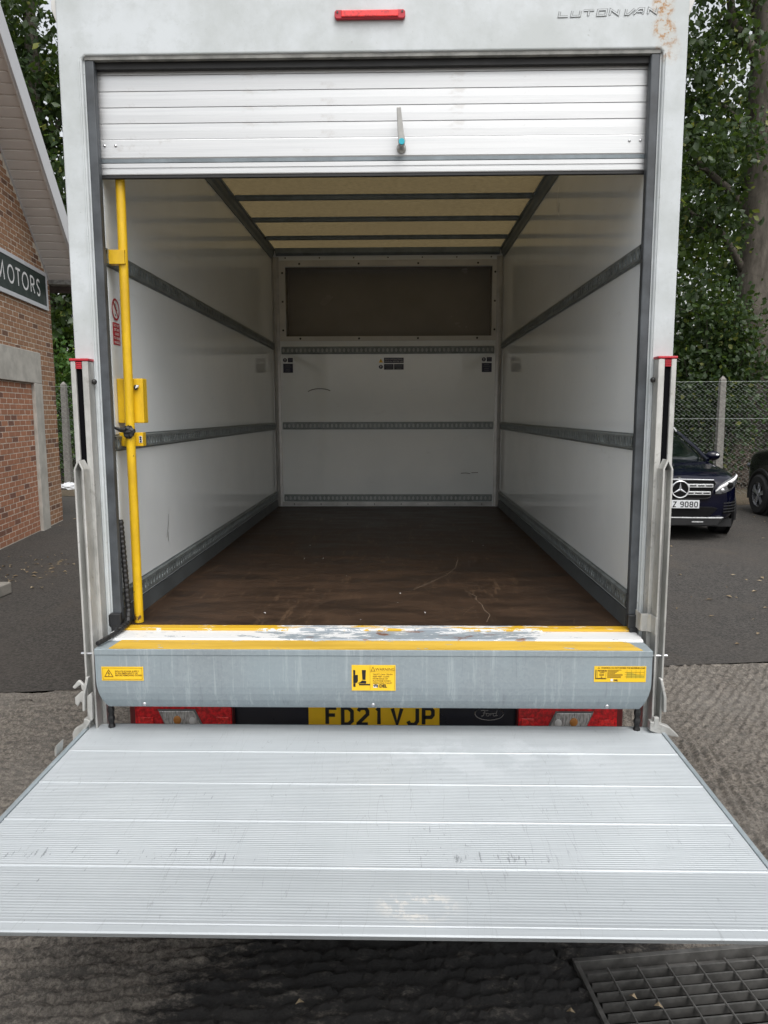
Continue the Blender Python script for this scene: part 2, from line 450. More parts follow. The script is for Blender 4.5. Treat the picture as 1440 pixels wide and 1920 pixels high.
simple('badge_silver', (0.35, 0.36, 0.38), 0.2, 0.9)
simple('chassis_black', (0.012, 0.012, 0.013), 0.6)
simple('tyre', (0.014, 0.014, 0.015), 0.75, 0, 0.2, 30, bump=0.2)
simple('alloy', (0.50, 0.51, 0.53), 0.28, 0.85, 0.08)
simple('car_navy', (0.0016, 0.0021, 0.0100), 0.10, 0.0, 0.15, 5, coat=0.2, spec=0.3)
simple('car_black', (0.003, 0.003, 0.0035), 0.14, 0.0, 0.15, 5, coat=0.2, spec=0.3)
simple('car_glass', (0.004, 0.007, 0.006), 0.04, 0.0, 0.3, 4, coat=0.2)
simple('car_trim', (0.010, 0.010, 0.011), 0.45)
simple('car_grille', (0.003, 0.003, 0.0035), 0.6, spec=0.15)
simple('car_silver', (0.58, 0.59, 0.60), 0.25, 0.25)
simple('mortar', (0.62, 0.56, 0.48), 0.9, 0, 0.2, 22, bump=0.4, bscale=140)
simple('stone', (0.42, 0.40, 0.36), 0.85, 0, 0.16, 5, bump=0.3, bscale=90)
simple('upvc', (0.56, 0.56, 0.575), 0.35, 0, 0.06, 3)
simple('soffit_board', (0.70, 0.675, 0.65), 0.45, 0, 0.06, 2)
simple('roof_tile', (0.10, 0.085, 0.08), 0.8, 0, 0.3, 8)
simple('gutter', (0.20, 0.20, 0.19), 0.6, 0, 0.4, 14)
simple('sign_green', (0.020, 0.032, 0.029), 0.5, 0, 0.08, spec=0.3)
simple('sign_white', (0.52, 0.53, 0.56), 0.4, 0, 0.05)
simple('fence_wire', (0.30, 0.33, 0.31), 0.5, 0.4, 0.25, 12)
simple('post_concrete', (0.19, 0.18, 0.165), 0.9, 0, 0.22, 16, bump=0.4, bscale=80)
simple('kerb_concrete', (0.24, 0.225, 0.20), 0.9, 0, 0.2, 9, bump=0.4, bscale=70)
simple('grate_steel', (0.088, 0.086, 0.082), 0.55, 0.35, 0.35, 16, bump=0.1, bscale=50)
simple('pit_silt', (0.008, 0.0075, 0.006), 0.9, 0, 0.4, 20, bump=0.5, bscale=40)
simple('litter_white', (0.66, 0.68, 0.70), 0.5)
simple('van_blue', (0.006, 0.010, 0.045), 0.25, 0, 0.1, 4, coat=0.6)

# bricks: each its own tint
def brickmat(name, a, b, d):
    t = NT(name)
    r = t.objrand(); isl = t.island()
    k = t.math('FRACT', t.math('ADD', t.math('MULTIPLY', r, 7.31), isl))
    c = t.mix(k, a, b); c = t.mix(t.ramp(k, 0.84, 0.9), c, d)
    c = t.mix(t.ramp(t.noise(30, 5, 0.7), 0.4, 0.75, 0, 0.4), c, tuple(x * 0.6 for x in a)); c = t.mix(t.ramp(t.noise(1.3, 5, 0.65), 0.5, 0.7, 0, 0.35), c, (0.30, 0.24, 0.17))
    t.color(c); t.rough(0.88); t.bump(t.noise(120, 4, 0.7), 0.35, 0.004); MATS[name] = t.m
brickmat('brick_brown', (0.330, 0.178, 0.096), (0.248, 0.128, 0.072), (0.140, 0.070, 0.044))
brickmat('brick_red', (0.400, 0.178, 0.098), (0.310, 0.138, 0.080), (0.175, 0.082, 0.057))

# ground
t = NT('asphalt')
f = t.noise(44, 7, 0.86); g = t.noise(0.7, 5, 0.62); m = t.noise(7, 6, 0.7); pt = t.noise(2.2, 5, 0.6, t.coords((1, 0.5, 1)))
c = t.mix(t.ramp(f, 0.38, 0.64), (0.012, 0.011, 0.010), (0.098, 0.089, 0.080))
c = t.mix(t.ramp(g, 0.38, 0.62, 0, 0.45), c, (0.066, 0.057, 0.049)); c = t.mix(t.ramp(m, 0.52, 0.70, 0, 0.5), c, (0.024, 0.022, 0.020))
c = t.mix(t.ramp(pt, 0.55, 0.68, 0, 0.4), c, (0.078, 0.064, 0.050))
c = t.mix(t.ramp(t.voronoi(26, out='Distance'), 0.03, 0.10, 0.35, 0.0), c, (0.26, 0.23, 0.19))
t.color(c); t.rough(0.86); t.bump(f, 1.0, 0.014); MATS['asphalt'] = t.m

t = NT('concrete')
f = t.noise(62, 7, 0.84); g = t.noise(0.9, 5, 0.6); m = t.noise(30, 7, 0.78, t.coords((0.5, 1.15, 1)))
c = t.mix(t.ramp(f, 0.36, 0.64), (0.066, 0.057, 0.048), (0.300, 0.266, 0.226))
c = t.mix(t.ramp(m, 0.47, 0.60, 0, 0.72), c, (0.060, 0.055, 0.049)); c = t.mix(t.ramp(g, 0.4, 0.65, 0, 0.30), c, (0.25, 0.235, 0.213))
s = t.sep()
oil_shade = bumpmask(t, (s[0], s[2], s[1]), 0.26, -0.74, 1.15, 0.74)  # oily stain, widened and blackened to carry the shade under the platform
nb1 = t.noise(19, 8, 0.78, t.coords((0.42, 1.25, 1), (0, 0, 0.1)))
om = t.math('ADD', t.math('MULTIPLY', oil_shade, 0.36), nb1)
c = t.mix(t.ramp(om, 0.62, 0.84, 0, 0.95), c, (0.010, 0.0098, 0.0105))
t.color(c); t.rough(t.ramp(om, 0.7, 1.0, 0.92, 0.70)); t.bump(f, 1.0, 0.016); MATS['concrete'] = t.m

t = NT('dirt')
f = t.noise(60, 6, 0.75); g = t.noise(5, 5, 0.6)
c = t.mix(t.ramp(f, 0.3, 0.7), (0.045, 0.032, 0.021), (0.150, 0.115, 0.075)); c = t.mix(t.ramp(g, 0.4, 0.65, 0, 0.5), c, (0.07, 0.065, 0.035))
t.color(c); t.rough(0.95); t.bump(f, 1.0, 0.03); MATS['dirt'] = t.m

# bark and leaves
t = NT('bark')
v = t.coords((1, 1, 0.35)); a = t.noise(5, 7, 0.7, v); b = t.voronoi(3.2, v, 'DISTANCE_TO_EDGE', 'Distance')
c = t.mix(t.ramp(a, 0.3, 0.7), (0.050, 0.043, 0.034), (0.130, 0.114, 0.095)); c = t.mix(t.ramp(b, 0.0, 0.035, 0.22, 0.0), c, (0.04, 0.034, 0.027))
t.color(c); t.rough(0.9); t.bump(a, 0.7, 0.03); MATS['bark'] = t.m
def leafmat(name, a, b, yel, trans=0.35):
    t = NT(name)
    k = t.island(); n = t.noise(0.6, 3, 0.5)
    c = t.mix(k, a, b); c = t.mix(t.ramp(n, 0.4, 0.65, 0, 0.5), c, b); c = t.mix(t.ramp(k, 0.955, 0.965), c, yel)
    t.color(c); t.rough(0.42); t.set('Specular IOR Level', 0.45)
    tr = t.n.new('ShaderNodeBsdfTranslucent'); ms = t.n.new('ShaderNodeMixShader'); ms.inputs[0].default_value = trans
    bc = t.mix(0.5, c, (0.10, 0.16, 0.01)); t.link(bc, tr.inputs[0])
    t.link(t.bsdf.outputs[0], ms.inputs[1]); t.link(tr.outputs[0], ms.inputs[2]); t.link(ms.outputs[0], t.out.inputs['Surface'])
    MATS[name] = t.m
leafmat('leaf_dark', (0.024, 0.048, 0.018), (0.054, 0.090, 0.030), (0.20, 0.22, 0.05), 0.42)
leafmat('leaf_mid', (0.045, 0.085, 0.020), (0.115, 0.180, 0.030), (0.30, 0.28, 0.05), 0.5)
leafmat('leaf_ivy', (0.035, 0.090, 0.020), (0.085, 0.175, 0.032), (0.20, 0.28, 0.05), 0.42)
t = NT('dry_leaf')
t.color(t.mix(t.island(), (0.10, 0.065, 0.032), (0.36, 0.29, 0.19))); t.rough(0.8); MATS['dry_leaf'] = t.m
t = NT('twigs'); t.color(t.mix(t.island(), (0.075, 0.055, 0.042), (0.19, 0.15, 0.12))); t.rough(0.9); MATS['twigs'] = t.m
# ------------------------------------------------------------------ ground
def lattice(seed, n=256):
    return np.random.default_rng(seed).random((n, n))
def vnoise(x, y, seed):
    g = lattice(seed); n = g.shape[0]
    xi = np.floor(x).astype(int); yi = np.floor(y).astype(int); fx = x - xi; fy = y - yi
    fx = fx * fx * (3 - 2 * fx); fy = fy * fy * (3 - 2 * fy)
    a = g[xi % n, yi % n]; b = g[(xi + 1) % n, yi % n]; c_ = g[xi % n, (yi + 1) % n]; d = g[(xi + 1) % n, (yi + 1) % n]
    return (a * (1 - fx) + b * fx) * (1 - fy) + (c_ * (1 - fx) + d * fx) * fy
def fbm(x, y, seed, o=3):
    r = 0; a = 0.5
    for i in range(o):
        r = r + a * vnoise(x * 2 ** i, y * 2 ** i, seed + i); a *= 0.5
    return r
SH = 0.1285                                  # the joint between concrete and asphalt runs a little askew of the van
def seq(a, b, step): return list(np.arange(a, b + 1e-6, step))
gx = [-60, -35, -20, -12, -8, -6, -5, -4.3, -3.8] + seq(-3.4, 3.6, 0.0115) + [4, 4.5, 5.2, 6.5, 8.5, 12, 20, 35, 60]
gv = [-60, -35, -20, -12, -8, -5, -3.6, -2.8, -2.2, -1.8, -1.5] + seq(-1.25, 2.16, 0.0115)
gx = np.array(gx); gv = np.array(gv)
GX, GV = np.meshgrid(gx, gv, indexing='ij'); GY = GV + SH * GX
# ridges left by tamping: across on the left and near, fanning on the right
def ridges(px, py, ang, pitch, seed):
    ca, sa = math.cos(ang), math.sin(ang)
    u = px * ca + py * sa; v = -px * sa + py * ca
    w = v / pitch + 0.8 * fbm(u * 1.3, v * 1.3, seed) * 2 + 0.42 * fbm(u * 14, v * 14, seed + 9) * 2 + 0.30 * fbm(u * 40, v * 40, seed + 12, 2) * 2
    r = 0.5 + 0.5 * np.sin(2 * PI * w)
    broken = np.clip(3.4 * fbm(u * 17, v * 20, seed + 20) * 1.15 - 0.75, 0, 1)
    return r ** 1.4 * broken
hA = ridges(GX, GY, 0.10, 0.052, 3)
hB = ridges(GX, GY, 1.45, 0.050, 31)
hC = ridges(GX, GY, 0.95, 0.052, 61)
wB = np.clip((GX - 1.0) / 0.35, 0, 1); wC = np.clip((GX + 0.35 * GY - 2.05) / 0.3, 0, 1)
H = hA * (1 - wB) + hB * wB; H = H * (1 - wC) + hC * wC
H = 0.0195 * H + 0.0090 * fbm(GX * 18, GY * 34, 77) + 0.0190 * np.abs(fbm(GX * 40, GY * 62, 83, 2) - 0.36) * 2 + 0.006 * fbm(GX * 2, GY * 2, 90) - 0.029
GY = GY + np.where(GV > 2.0, (fbm(GX * 5, GX * 0 + 5, 15) - 0.45) * 0.12, 0.0) + np.where(GV > 2.1, (fbm(GX * 40, GX * 0 + 9, 17) - 0.45) * 0.03, 0.0)
edge = np.clip((2.16 - GV) / 0.05, 0, 1); H = H * edge - (1 - edge) * 0.012
# a crack running from the drain, and one by the joint
def crack(H, a, b, seed, w=0.006):
    a = np.array(a); b = np.array(b); d = b - a; L = np.linalg.norm(d); d = d / L; n_ = np.array([-d[1], d[0]])
    u = (GX - a[0]) * d[0] + (GY - a[1]) * d[1]; v = (GX - a[0]) * n_[0] + (GY - a[1]) * n_[1] + 0.05 * (fbm(u * 6, u * 0 + 2, seed) - 0.45)
    return np.where((u > 0) & (u < L) & (np.abs(v) < w), -0.022, H)
H = crack(H, (0.35, -0.13), (0.672, -0.474), 5); H = crack(H, (2.38, 2.45), (2.62, 1.2), 6)
nx, nv = GX.shape
idx = np.arange(nx * nv).reshape(nx, nv)
quads = np.stack([idx[:-1, :-1], idx[1:, :-1], idx[1:, 1:], idx[:-1, 1:]], -1).reshape(-1, 4)
# opening for the drain
GA = math.atan(SH); GO = np.array([0.672, -0.468]); gu = np.array([math.cos(GA), math.sin(GA)]); gw = np.array([math.sin(GA), -math.cos(GA)])
G_LEN, G_DEP = 1.02, 0.62
cxq = GX.ravel()[quads].mean(1); cyq = GY.ravel()[quads].mean(1)
uu = (cxq - GO[0]) * gu[0] + (cyq - GO[1]) * gu[1]; ww = (cxq - GO[0]) * gw[0] + (cyq - GO[1]) * gw[1]
keep = ~((uu > -0.006) & (uu < G_LEN + 0.006) & (ww > -0.006) & (ww < G_DEP + 0.006))
quads = quads[keep]
me = bpy.data.meshes.new('concrete_apron')
me.vertices.add(nx * nv); me.vertices.foreach_set('co', np.stack([GX, GY, H], -1).astype(np.float32).ravel())
me.loops.add(quads.size); me.loops.foreach_set('vertex_index', quads.astype(np.int32).ravel())
me.polygons.add(len(quads)); me.polygons.foreach_set('loop_start', np.arange(0, quads.size, 4, dtype=np.int32))
me.polygons.foreach_set('loop_total', np.full(len(quads), 4, dtype=np.int32))
me.update(calc_edges=True); me.validate()
me.polygons.foreach_set('use_smooth', np.ones(len(me.polygons), dtype=bool))
kind(link('concrete_apron', me, 'concrete'), 'structure', 'rough grey ridged concrete apron with dark oily stain and painted shade under the platform')

# asphalt yard from the joint to the horizon
ax = [-400, -60, -20, -8, -3, 0, 3, 8, 20, 60, 400]
m = MB()
vsn = []
for x in ax:
    sx = max(-60, min(60, x)); y0 = 2.15 + SH * sx
    vsn += [(x, y0, -0.006), (x, 400, -0.006)]
m.add(vsn, [(2 * i, 2 * i + 2, 2 * i + 3, 2 * i + 1) for i in range(len(ax) - 1)])
m.add([(-400, -400, -0.006), (-60, -400, -0.006), (-60, 2.15 - SH * 60, -0.006), (-400, 2.15 - SH * 60, -0.006)], [(0, 1, 2, 3)])
m.add([(60, -400, -0.006), (400, -400, -0.006), (400, 2.15 + SH * 60, -0.006), (60, 2.15 + SH * 60, -0.006)], [(0, 1, 2, 3)])
m.add([(-60, -400, -0.006), (60, -400, -0.006), (60, -52.4, -0.006), (-60, -67.7, -0.006)], [(0, 1, 2, 3)])
kind(m.build('asphalt_yard', 'asphalt'), 'structure', 'dark asphalt yard beyond the concrete')

# ragged verge of soil under the fence, woodland floor behind
m = MB(); R2 = random.Random(3)
xs = list(np.linspace(-16, 16, 120)); vs_ = []
for x in xs:
    fy = 13.5 - 0.107 * x
    vs_ += [(x, fy - 1.15 + R2.uniform(-.22, .22), 0.0), (x, fy - 0.6, 0.05 + R2.uniform(0, .03)), (x, fy + 1.5, 0.12 + R2.uniform(-.03, .05)), (x, 40, 0.25)]
m.add(vs_, [(4 * i + k, 4 * i + 4 + k, 4 * i + 5 + k, 4 * i + 1 + k) for i in range(len(xs) - 1) for k in range(3)])
kind(m.build('soil_verge', 'dirt', smooth='all'), 'structure', 'brown soil verge with dead leaves under the fence')

# ------------------------------------------------------------------ drain grate (set in the concrete)
root = tag(empty('drain_grate', (GO[0], GO[1], 0), GA), 'rectangular steel drain grate set in concrete below the platform corner', 'drain grate')
# local: x along the slot, y negative towards the viewer
m = MB(); L, D = G_LEN, G_DEP
m.box(-0.014, L + 0.014, -0.002, 0.016, -0.10, 0.0015).box(-0.014, L + 0.014, -D - 0.016, -D + 0.002, -0.10, 0.0015)
m.box(-0.014, 0.001, -D + 0.002, -0.002, -0.10, 0.001).box(L - 0.001, L + 0.014, -D + 0.002, -0.002, -0.10, 0.001)
m.box(0.008, L - 0.008, -0.040, -0.0065, -0.034, -0.030).box(0.008, L - 0.008, -D + 0.0065, -D + 0.035, -0.034, -0.030)
m.build('frame', 'grate_steel', root, 0.0015)
bar_me = None
ny = int((D - 0.09) / 0.0405)
for i in range(ny + 1):
    y = -0.048 - i * 0.0405
    if bar_me is None:
        b = MB().box(0.012, L - 0.012, -0.0030, 0.0030, -0.028, 0.0).build('bearing_bar', 'grate_steel', root); bar_me = b
        b.location = (0, y, -0.006)
    else:
        copy_of(bar_me, 'bearing_bar', root, (0, y, -0.006))
rod = None
for i in range(10):
    x = 0.085 + i * 0.0985
    if x > L - 0.03: break
    if rod is None:
        rod = MB().tube([(0, -D + 0.02, 0), (0, -0.03, 0)], 0.0038, 6).build('cross_rod', 'grate_steel', root); rod.location = (x, 0, -0.0065)
    else: copy_of(rod, 'cross_rod', root, (x, 0, -0.0065))
m = MB(); m.add([(0, -D, -0.45), (L, -D, -0.45), (L, 0, -0.45), (0, 0, -0.45), (0, -D, -0.09), (L, -D, -0.09), (L, 0, -0.09), (0, 0, -0.09)],
      [(0, 1, 2, 3), (0, 4, 5, 1), (1, 5, 6, 2), (2, 6, 7, 3), (3, 7, 4, 0)])
m.build('silt_tray', 'pit_silt', root)

# kerb stone end on the left
kr = tag(empty('kerb_stone', (-3.84, 4.48, -0.006), math.radians(-3)), 'low concrete kerb stone on asphalt at left picture edge', 'kerb')
MB().box(-0.11, 0.11, -1.6, 0.0, 0.0, 0.115).build('kerb_block', 'kerb_concrete', kr, 0.012)

# ------------------------------------------------------------------ the box van
van = tag(empty('box_van', (0, 0, 0)), 'white box van with roller shutter half raised and aluminium tail lift lowered', 'van')
WX, FZ, BY, TZ = 0.947, 0.960, 3.67, 3.035    # lining, floor, bulkhead, lining top

# rear frame: posts and header with a folded return
m = MB().prism([(-1.052, 0.905), (-0.972, 0.905), (-0.972, 2.935), (-0.962, 2.945), (0.962, 2.945), (0.972, 2.935), (0.972, 0.905), (1.052, 0.905), (1.052, 3.150), (-1.052, 3.150)], 'y', 0.0, 0.075)
fr = m.build('rear_frame', 'frame_paint', van, 0.006, seg=3)
for sgn in (-1, 1):
    a, b = sorted((sgn * 0.9719, sgn * 0.9665))
    MB().box(a, b, 0.012, 0.075, 0.955, 2.936).build('frame_return', 'frame_paint', van)
MB().box(-0.966, 0.966, 0.006, 0.024, 2.933, 2.9445).build('header_return', 'gutter', van)
MB().box(-0.966, 0.966, 0.026, 0.046, 2.912, 2.9440).build('header_gap_shade', 'black_rubber', van)  # black strip added as the dark shaded gap between header and shutter
# grooved inner edge strip of each post
for sgn in (-1, 1):
    a, b = sorted((sgn * 0.9845, sgn * 0.9785))
    MB().box(a, b, -0.0035, -0.0002, 0.92, 2.93).build('edge_bead', 'frame_paint', van, 0.0015)
# roof edge trims, shaped at the rear corner
for sgn in (-1, 1):
    prof = [(sgn * 1.050, 3.055), (sgn * 1.063, 3.060), (sgn * 1.079, 3.105), (sgn * 1.079, 3.160), (sgn * 1.050, 3.160)]
    MB().prism(prof, 'y', 0.03, 4.7).build('roof_edge_trim', 'trim_white', van, 0.003)
# rivets and small bolts of the frame
for sgn in (-1, 1): MB().ball((sgn * 0.978, -0.020, 1.862), (0.009, 0.012, 0.010), 10, 6).build('post_bolt', 'rivet', van, smooth=True)

# lettering on the header: outlined, wide, slanted
LET = {'L': [[(0.1, 1), (0, 0), (0.95, 0)]], 'U': [[(0.1, 1), (0, 0), (0.9, 0), (1.0, 1)]], 'T': [[(0, 1), (1.1, 1)], [(0.55, 1), (0.45, 0)]],
       'O': [[(0.1, 1), (0, 0), (0.9, 0), (1.0, 1), (0.1, 1)]], 'N': [[(0, 0), (0.1, 1), (0.9, 0), (1.0, 1)]],
       'V': [[(0.1, 1), (0, 0), (0.35, 0), (1.0, 1)]], 'A': [[(-0.25, 0), (0.4, 1), (0.85, 1), (0.75, 0)], [(0.15, 0.42), (0.8, 0.42)]]}
def lettering(word, x0, z0, w, h):
    lines = []; x = 0
    for ch in word:
        if ch == ' ': x += 0.45; continue
        for pl in LET[ch]:
            lines.append([((px + x) * w, py * h) for px, py in pl])
        x += 1.34 if ch != 'V' else 1.02
    return lines
for word, wx0 in (('LUTON', 0.624), ('VAN', 0.842)):
    for ci, chs in enumerate(word):
        adv = (0, 1.34, 2.68, 4.12, 5.46) if word == 'LUTON' else (0, 1.10, 2.40)
        lin = lettering(chs, 0, 0, 0.0305, 0.0165)
        ox = wx0 + adv[ci] * 0.0305; oz = 3.0450 + (ox - 0.624) * 0.020
        mo = place(stroke_mb(lin, 0.0078), (ox, -0.0010, oz), (1, 0, 0.02), (0, 0, 1)).build('letter', 'print_grey', fr)
        place(stroke_mb(lin, 0.0036), (ox, -0.0022, oz), (1, 0, 0.02), (0, 0, 1)).build('letter_core', 'frame_paint', fr)

# red marker lamp
lampo = MB().prism([(-0.117 + 0.006, 3.042), (0.117 - 0.006, 3.042), (0.117, 3.048), (0.117, 3.064), (0.117 - 0.006, 3.070), (-0.117 + 0.006, 3.070), (-0.117, 3.064), (-0.117, 3.048)], 'y', -0.014, -0.0005)
lamp = lampo.build('marker_lamp', 'red_plastic', van, 0.002)
lamp['label'] = 'slim red marker lamp on the white header'
MB().box(-0.094, 0.094, -0.019, -0.0142, 3.046, 3.067).build('lens', 'lamp_red_bright', lamp, 0.004)
for sgn in (-1, 1): MB().cyl((sgn * 0.107, -0.0165, 3.062), (sgn * 0.107, -0.014, 3.062), 0.0035, 8).build('screw', 'rivet', lamp)

# side panels and roof
for sgn in (-1, 1):
    a, b = sorted((sgn * WX, sgn * 1.046))
    sp = MB().box(a, b, 0.076, 4.65, 0.90, 3.150).build('side_panel', 'lining', van)
    sp['label'] = 'glossy white inner side wall of the load space'
def perf_rail(name, parent, mp, length, h, pitch=0.0360, rx=0.0098, rz=0.0165):
    """pressed tie rail: flanges, raised perforated web; mp maps (along, up, out) to world"""
    n = max(2, int(length / pitch)); pitch = length / n
    hw = h * 0.36; out = 0.012; m = MB()
    oc = [(math.cos(q), math.sin(q)) for q in [PI / 8 + k * PI / 4 for k in range(8)]]
    for i in range(n):
        c0 = (i + 0.5) * pitch; x0, x1 = i * pitch, (i + 1) * pitch
        outer = [(x1, hw * 0.42), (c0 + pitch * 0.22, hw), (c0 - pitch * 0.22, hw), (x0, hw * 0.42), (x0, -hw * 0.42), (c0 - pitch * 0.22, -hw), (c0 + pitch * 0.22, -hw), (x1, -hw * 0.42)]
        inner = [(c0 + rx * a, rz * b) for a, b in oc]
        vs_ = [mp(p[0], p[1], out) for p in outer] + [mp(p[0], p[1], out) for p in inner] + [mp(p[0], p[1], out - 0.007) for p in inner]
        fs = [(k, (k + 1) % 8, 8 + (k + 1) % 8, 8 + k) for k in range(8)] + [(8 + k, 8 + (k + 1) % 8, 16 + (k + 1) % 8, 16 + k) for k in range(8)]
        vs_ += [mp(x0, hw, out), mp(x1, hw, out), mp(x0, -hw, out), mp(x1, -hw, out)]
        fs += [(24, 2, 3), (25, 0, 1), (26, 4, 5), (27, 6, 7)]
        m.add(vs_, fs)
    for s_ in (-1, 1):
        m.add([mp(0, s_ * hw, out), mp(length, s_ * hw, out), mp(length, s_ * (hw + 0.004), 0.002), mp(0, s_ * (hw + 0.004), 0.002),
               mp(length, s_ * h / 2, 0.002), mp(0, s_ * h / 2, 0.002), mp(length, s_ * h / 2, 0.0), mp(0, s_ * h / 2, 0.0)],
              [(0, 1, 2, 3), (3, 2, 4, 5), (5, 4, 6, 7)])
    r = m.build(name, 'rail_steel', parent)
    b = MB(); b.add([mp(0, -hw, 0.004), mp(length, -hw, 0.004), mp(length, hw, 0.004), mp(0, hw, 0.004)], [(0, 1, 2, 3)])
    b.build(name + '_backing', 'rail_dark', parent)
    return r
side = [o for o in van.children if o.name.startswith('side_panel')]
for sgn, so in zip((-1, 1), side):
    for zc, h in ((2.303, 0.064), (1.644, 0.062), (1.062, 0.070)):
        perf_rail('tie_rail', so, lambda a, u, w, s_=sgn, z=zc: (s_ * (WX - 0.0005 - w), 0.046 + a, z + u), BY - 0.09, h)
    # kick strip along the floor
    k = sorted((sgn * (WX - 0.0005), sgn * (WX - 0.020)))
    MB().prism([(sgn * (WX - 0.0005), 1.022), (sgn * (WX - 0.008), 1.021), (sgn * (WX - 0.014), FZ + 0.001), (sgn * (WX - 0.0005), FZ + 0.001)], 'y', 0.047, BY - 0.03).build('kick_strip', 'kick_steel', so)
    # cant rail under the roof
    MB().prism([(sgn * (WX - 0.0005), 3.000), (sgn * (WX - 0.006), 3.000), (sgn * (WX - 0.009), 3.026), (sgn * (WX - 0.018), 3.044), (sgn * (WX - 0.020), 3.066), (sgn * (WX - 0.030), 3.070), (sgn * (WX - 0.030), 3.082), (sgn * (WX - 0.0005), 3.082)], 'y', 0.08, BY - 0.02).build('cant_rail', 'bow_steel', so)
roof = MB().add([(-1.045, 0.076, 3.086), (1.045, 0.076, 3.086), (1.045, 4.64, 3.086), (-1.045, 4.64, 3.086)], [(0, 1, 2, 3)]).build('roof_sheet', 'roof_grp', van)
roof['label'] = 'amber translucent roof sheet lit from above'
bow0 = None
for i, y in enumerate((0.57, 1.10, 1.625, 2.150, 2.680, 3.220)):
    if bow0 is None:
        bow0 = MB().prism([(-0.030, 3.083), (-0.030, 3.078), (-0.018, 3.076), (-0.016, 3.058), (0.016, 3.058), (0.018, 3.076), (0.030, 3.078), (0.030, 3.083)], 'x', -0.914, 0.914).build('roof_bow', 'bow_steel', roof, 0.0015)
        bow0.location = (0, y, 0)
    else: copy_of(bow0, 'roof_bow', roof, (0, y, 0))
MB().prism([(BY - 0.055, 3.084), (BY - 0.050, 3.045), (BY - 0.012, 3.030), (BY - 0.012, 3.084)], 'x', -0.914, 0.914).build('front_header', 'bow_steel', roof)

# floor
MB().box(-WX, WX, 0.045, BY, 0.90, FZ).build('load_floor', 'floor_ply', van)['label'] = 'scuffed dark brown plywood load floor'

# bulkhead with its framed opening into the nose of the box
OX0, OX1, OZ0, OZ1 = -0.845, 0.862, 2.384, 2.945
bk = MB()
bk.box(-WX, OX0, BY, BY + 0.03, 0.90, 3.085).box(OX1, WX, BY, BY + 0.03, 0.90, 3.085).box(OX0, OX1, BY, BY + 0.03, 0.90, OZ0).box(OX0, OX1, BY, BY + 0.03, OZ1, 3.085)
bulk = bk.build('bulkhead', 'lining', van); bulk['label'] = 'white front bulkhead wall of the load space'
# nose box behind the opening
nb = MB(); y0, y1 = BY + 0.031, BY + 0.16
nb.add([(OX0, y0, OZ0), (OX1, y0, OZ0), (OX1, y0, OZ1), (OX0, y0, OZ1), (OX0, y1, OZ0), (OX1, y1, OZ0), (OX1, y1, OZ1), (OX0, y1, OZ1)], [(0, 1, 5, 4), (1, 2, 6, 5), (2, 3, 7, 6), (3, 0, 4, 7), (4, 5, 6, 7)])
nb.build('recess_board', 'recess_board', bulk)
fw = 0.050
m = MB(); m.box(OX0 - fw, OX1 + fw, BY - 0.006, BY - 0.0005, OZ1, OZ1 + fw).box(OX0 - fw, OX1 + fw, BY - 0.006, BY - 0.0005, OZ0 - fw * 0.75, OZ0)
m.box(OX0 - fw, OX0, BY - 0.006, BY - 0.0005, OZ0, OZ1).box(OX1, OX1 + fw, BY - 0.006, BY - 0.0005, OZ0, OZ1)
m.build('opening_trim', 'trim_white', bulk, 0.002)
rv = MB()
for x in np.linspace(OX0 + 0.12, OX1 - 0.12, 4):
    for z in (OZ1 + 0.022, OZ0 - 0.018): rv.ball((x, BY - 0.007, z), (0.009, 0.004, 0.009), 8, 4)
for z in np.linspace(OZ0 + 0.05, OZ1 - 0.05, 3):
    for x in (OX0 - 0.022, OX1 + 0.022): rv.ball((x, BY - 0.007, z), (0.009, 0.004, 0.009), 8, 4)
for x in np.linspace(-0.84, 0.85, 7): rv.ball((x, BY - 0.001, 3.015), (0.006, 0.004, 0.006), 8, 4)
for x in np.linspace(-0.80, 0.80, 8): rv.ball((x, BY - 0.009, 0.980), (0.006, 0.004, 0.006), 8, 4)
kind(rv.build('rivets', 'rivet', bulk), 'stuff')
for zc in (2.270, 1.646, 1.032):
    perf_rail('tie_rail', bulk, lambda a, u, w, z=zc: (-0.885 + a, BY - 0.0005 - w, z + u), 1.77, 0.062)
MB().box(-0.90, -0.45, BY - 0.008, BY - 0.0005, 0.965, 0.998).box(-0.449, 0.885, BY - 0.010, BY - 0.0005, 0.965, 0.998).build('skirting', 'trim_aluminium', bulk, 0.001)
for sgn in (-1, 1):
    MB().prism([(sgn * (WX - 0.0005), BY - 0.055), (sgn * (WX - 0.006), BY - 0.055), (sgn * (WX - 0.010), BY - 0.020), (sgn * (WX - 0.030), BY - 0.008), (sgn * (WX - 0.052), BY - 0.006), (sgn * (WX - 0.052), BY - 0.0005), (sgn * (WX - 0.0005), BY - 0.0005)], 'z', FZ + 0.005, 3.02).build('corner_post', 'trim_aluminium', bulk)
# scrape marks on the bulkhead
m = place(stroke_mb([arc(-0.57, 1.905, 0.115, 0.050, 150, 40, 8)], 0.008), (0, BY - 0.0012, 0), (1, 0, 0), (0, 0, 1)); m.build('scrape_mark', 'print_grey', bulk)
m = place(stroke_mb([[(0.62, 1.242), (0.66, 1.244), (0.70, 1.240)], [(0.71, 1.246), (0.765, 1.248)]], 0.006), (0, BY - 0.0012, 0), (1, 0, 0), (0, 0, 1)); m.build('scrape_mark', 'print_grey', bulk)

